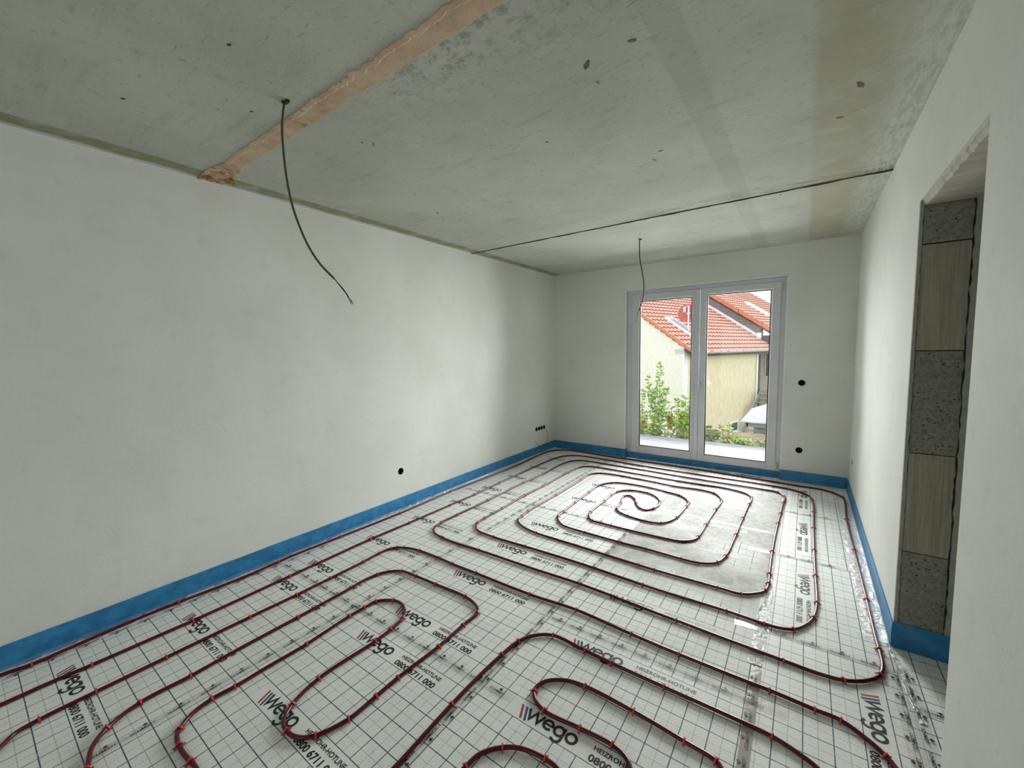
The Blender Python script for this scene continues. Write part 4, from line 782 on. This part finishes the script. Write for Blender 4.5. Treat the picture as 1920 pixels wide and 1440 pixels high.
mb = MB(); sk = [(-3.02, 12.05), (-1.72, 12.05), (-1.72, 12.75), (-3.02, 12.75)]
mb.add([(a, b, zB(a)+.02) for a, b in sk]+[(a, b, zB(a)+.17) for a, b in sk], [(4, 5, 6, 7), (0, 1, 5, 4), (1, 2, 6, 5), (2, 3, 7, 6), (3, 0, 4, 7)]); mb.build('roof_window', 'white_paint', HA)
# satellite dish standing on the roof: a thing of its own
ca, sa = math.cos(math.radians(-18)), math.sin(math.radians(-18))
def hw(x, y, z): return (-1.016+x*ca-y*sa, 18.524+x*sa+y*ca, z)
dish = empty('satellite_dish', hw(-.95, 1.9, zA(-.95)), math.radians(-18)); tag(dish, 'round red satellite dish on a white mast on the tiled roof', 'satellite dish')
MB().tube([(0, 0, -.05), (0, 0, 1.36)], .03, 8).build('mast', 'white_paint', dish, smooth=True)
mb = MB(); n = 28; rings = [(0, 0), (.14, .010), (.28, .040), (.41, .085), (.43, .082)]; fn = Vector((.18, -.97, .17)).normalized(); ax = Vector((1, 0, 0)); ax = (ax-fn*ax.dot(fn)).normalized(); az = fn.cross(ax)*-1; cc = Vector((-.12, .12, 1.02)); vv = []
for r_, h_ in rings[1:]:
    for k in range(n): an = 2*PI*k/n; vv.append(cc+ax*(r_*math.cos(an))+az*(r_*math.sin(an))+fn*h_)
vv.append(cc); nr_ = len(rings)-1; mb.add(vv, [(i*n+k, i*n+(k+1) % n, (i+1)*n+(k+1) % n, (i+1)*n+k) for i in range(nr_-1) for k in range(n)]+[(nr_*n, (k+1) % n, k) for k in range(n)]); mb.build('reflector', 'dish_red', dish, smooth=True)
mb = MB(); mb.tube([cc-az*.38+fn*.07, cc+fn*.42-az*.12], .012, 6); mb.build('feed_arm', 'zinc', dish)
q = cc+fn*.44-az*.10; MB().bbox(q.x-.05, q.x+.05, q.y-.05, q.y+.05, q.z-.16, q.z+.10, .015).build('receiver', 'zinc', dish)
MB().bbox(-.10, .03, .0, .10, .94, 1.06, .01).build('mount', 'zinc', dish)
# outdoor stairs along the house
st = empty('outdoor_stairs', hw(0, 0, 0), math.radians(-18)); tag(st, 'open grey outdoor stairs climbing beside the cream house', 'stairs')
N = 11
for x in (.30, 1.25): MB().add([(x, 4.45, GZ+.1), (x+.05, 4.45, GZ+.1), (x+.05, 6.75, -.90), (x, 6.75, -.90), (x, 4.45, GZ+.36), (x+.05, 4.45, GZ+.36), (x+.05, 6.75, -.64), (x, 6.75, -.64)], [(0, 1, 2, 3), (7, 6, 5, 4), (0, 4, 5, 1), (1, 5, 6, 2), (2, 6, 7, 3), (3, 7, 4, 0)]).build('stringer', 'steel_grey', st)
tm = MB().bbox(.36, 1.24, 0, .24, -.02, .025, .004).mesh('tread', ['plank_grey'])
for k in range(N): link('tread', tm, st, (0, 4.50+k*2.2/N, GZ+.30+k*(2.36/N)))
MB().box(.30, 1.6, 6.76, 8.7, -.82, -.74).build('landing', 'plank_grey', st)
# grey garden canopy below the terrace
tn = empty('garden_canopy', (3.22, 15.1, GZ)); tag(tn, 'grey pitched garden canopy in front of the outdoor stairs', 'canopy')
hz = -.62-GZ; e_ = 1.5
mb = MB(); mb.add([(-e_, -e_, hz), (e_, -e_, hz), (e_, e_, hz), (-e_, e_, hz), (0, 0, hz+.80), (-e_, -e_, hz-.03), (e_, -e_, hz-.03), (e_, e_, hz-.03), (-e_, e_, hz-.03), (0, 0, hz+.77)], [(0, 1, 4), (1, 2, 4), (2, 3, 4), (3, 0, 4), (6, 5, 9), (7, 6, 9), (8, 7, 9), (5, 8, 9), (0, 5, 6, 1), (1, 6, 7, 2), (2, 7, 8, 3), (3, 8, 5, 0)]); mb.build('canopy_roof', 'canopy_grey', tn)
for sx, sy in ((-1, -1), (1, -1), (1, 1), (-1, 1)): MB().box(sx*1.36-.04, sx*1.36+.04, sy*1.36-.04, sy*1.36+.04, 0, hz-.02).build('post', 'steel_grey', tn)
mb = MB(); mb.box(-1.36, 1.36, -1.40, -1.34, hz-.16, hz-.04); mb.box(-1.40, -1.34, -1.36, 1.36, hz-.16, hz-.04); mb.build('beam', 'steel_grey', tn)
MB().box(-1.32, 1.32, -1.375, -1.345, hz-.42, hz-.37).build('rail', 'white_paint', tn)
MB().bbox(-1.16, -.90, -1.10, -1.05, 0, hz-.20, .01).build('door_panel', 'plank_grey', tn)
for a in (-.80, -.68): MB().box(a, a+.06, -1.2, -1.15, 0, hz-.2).build('slat', 'steel_grey', tn)
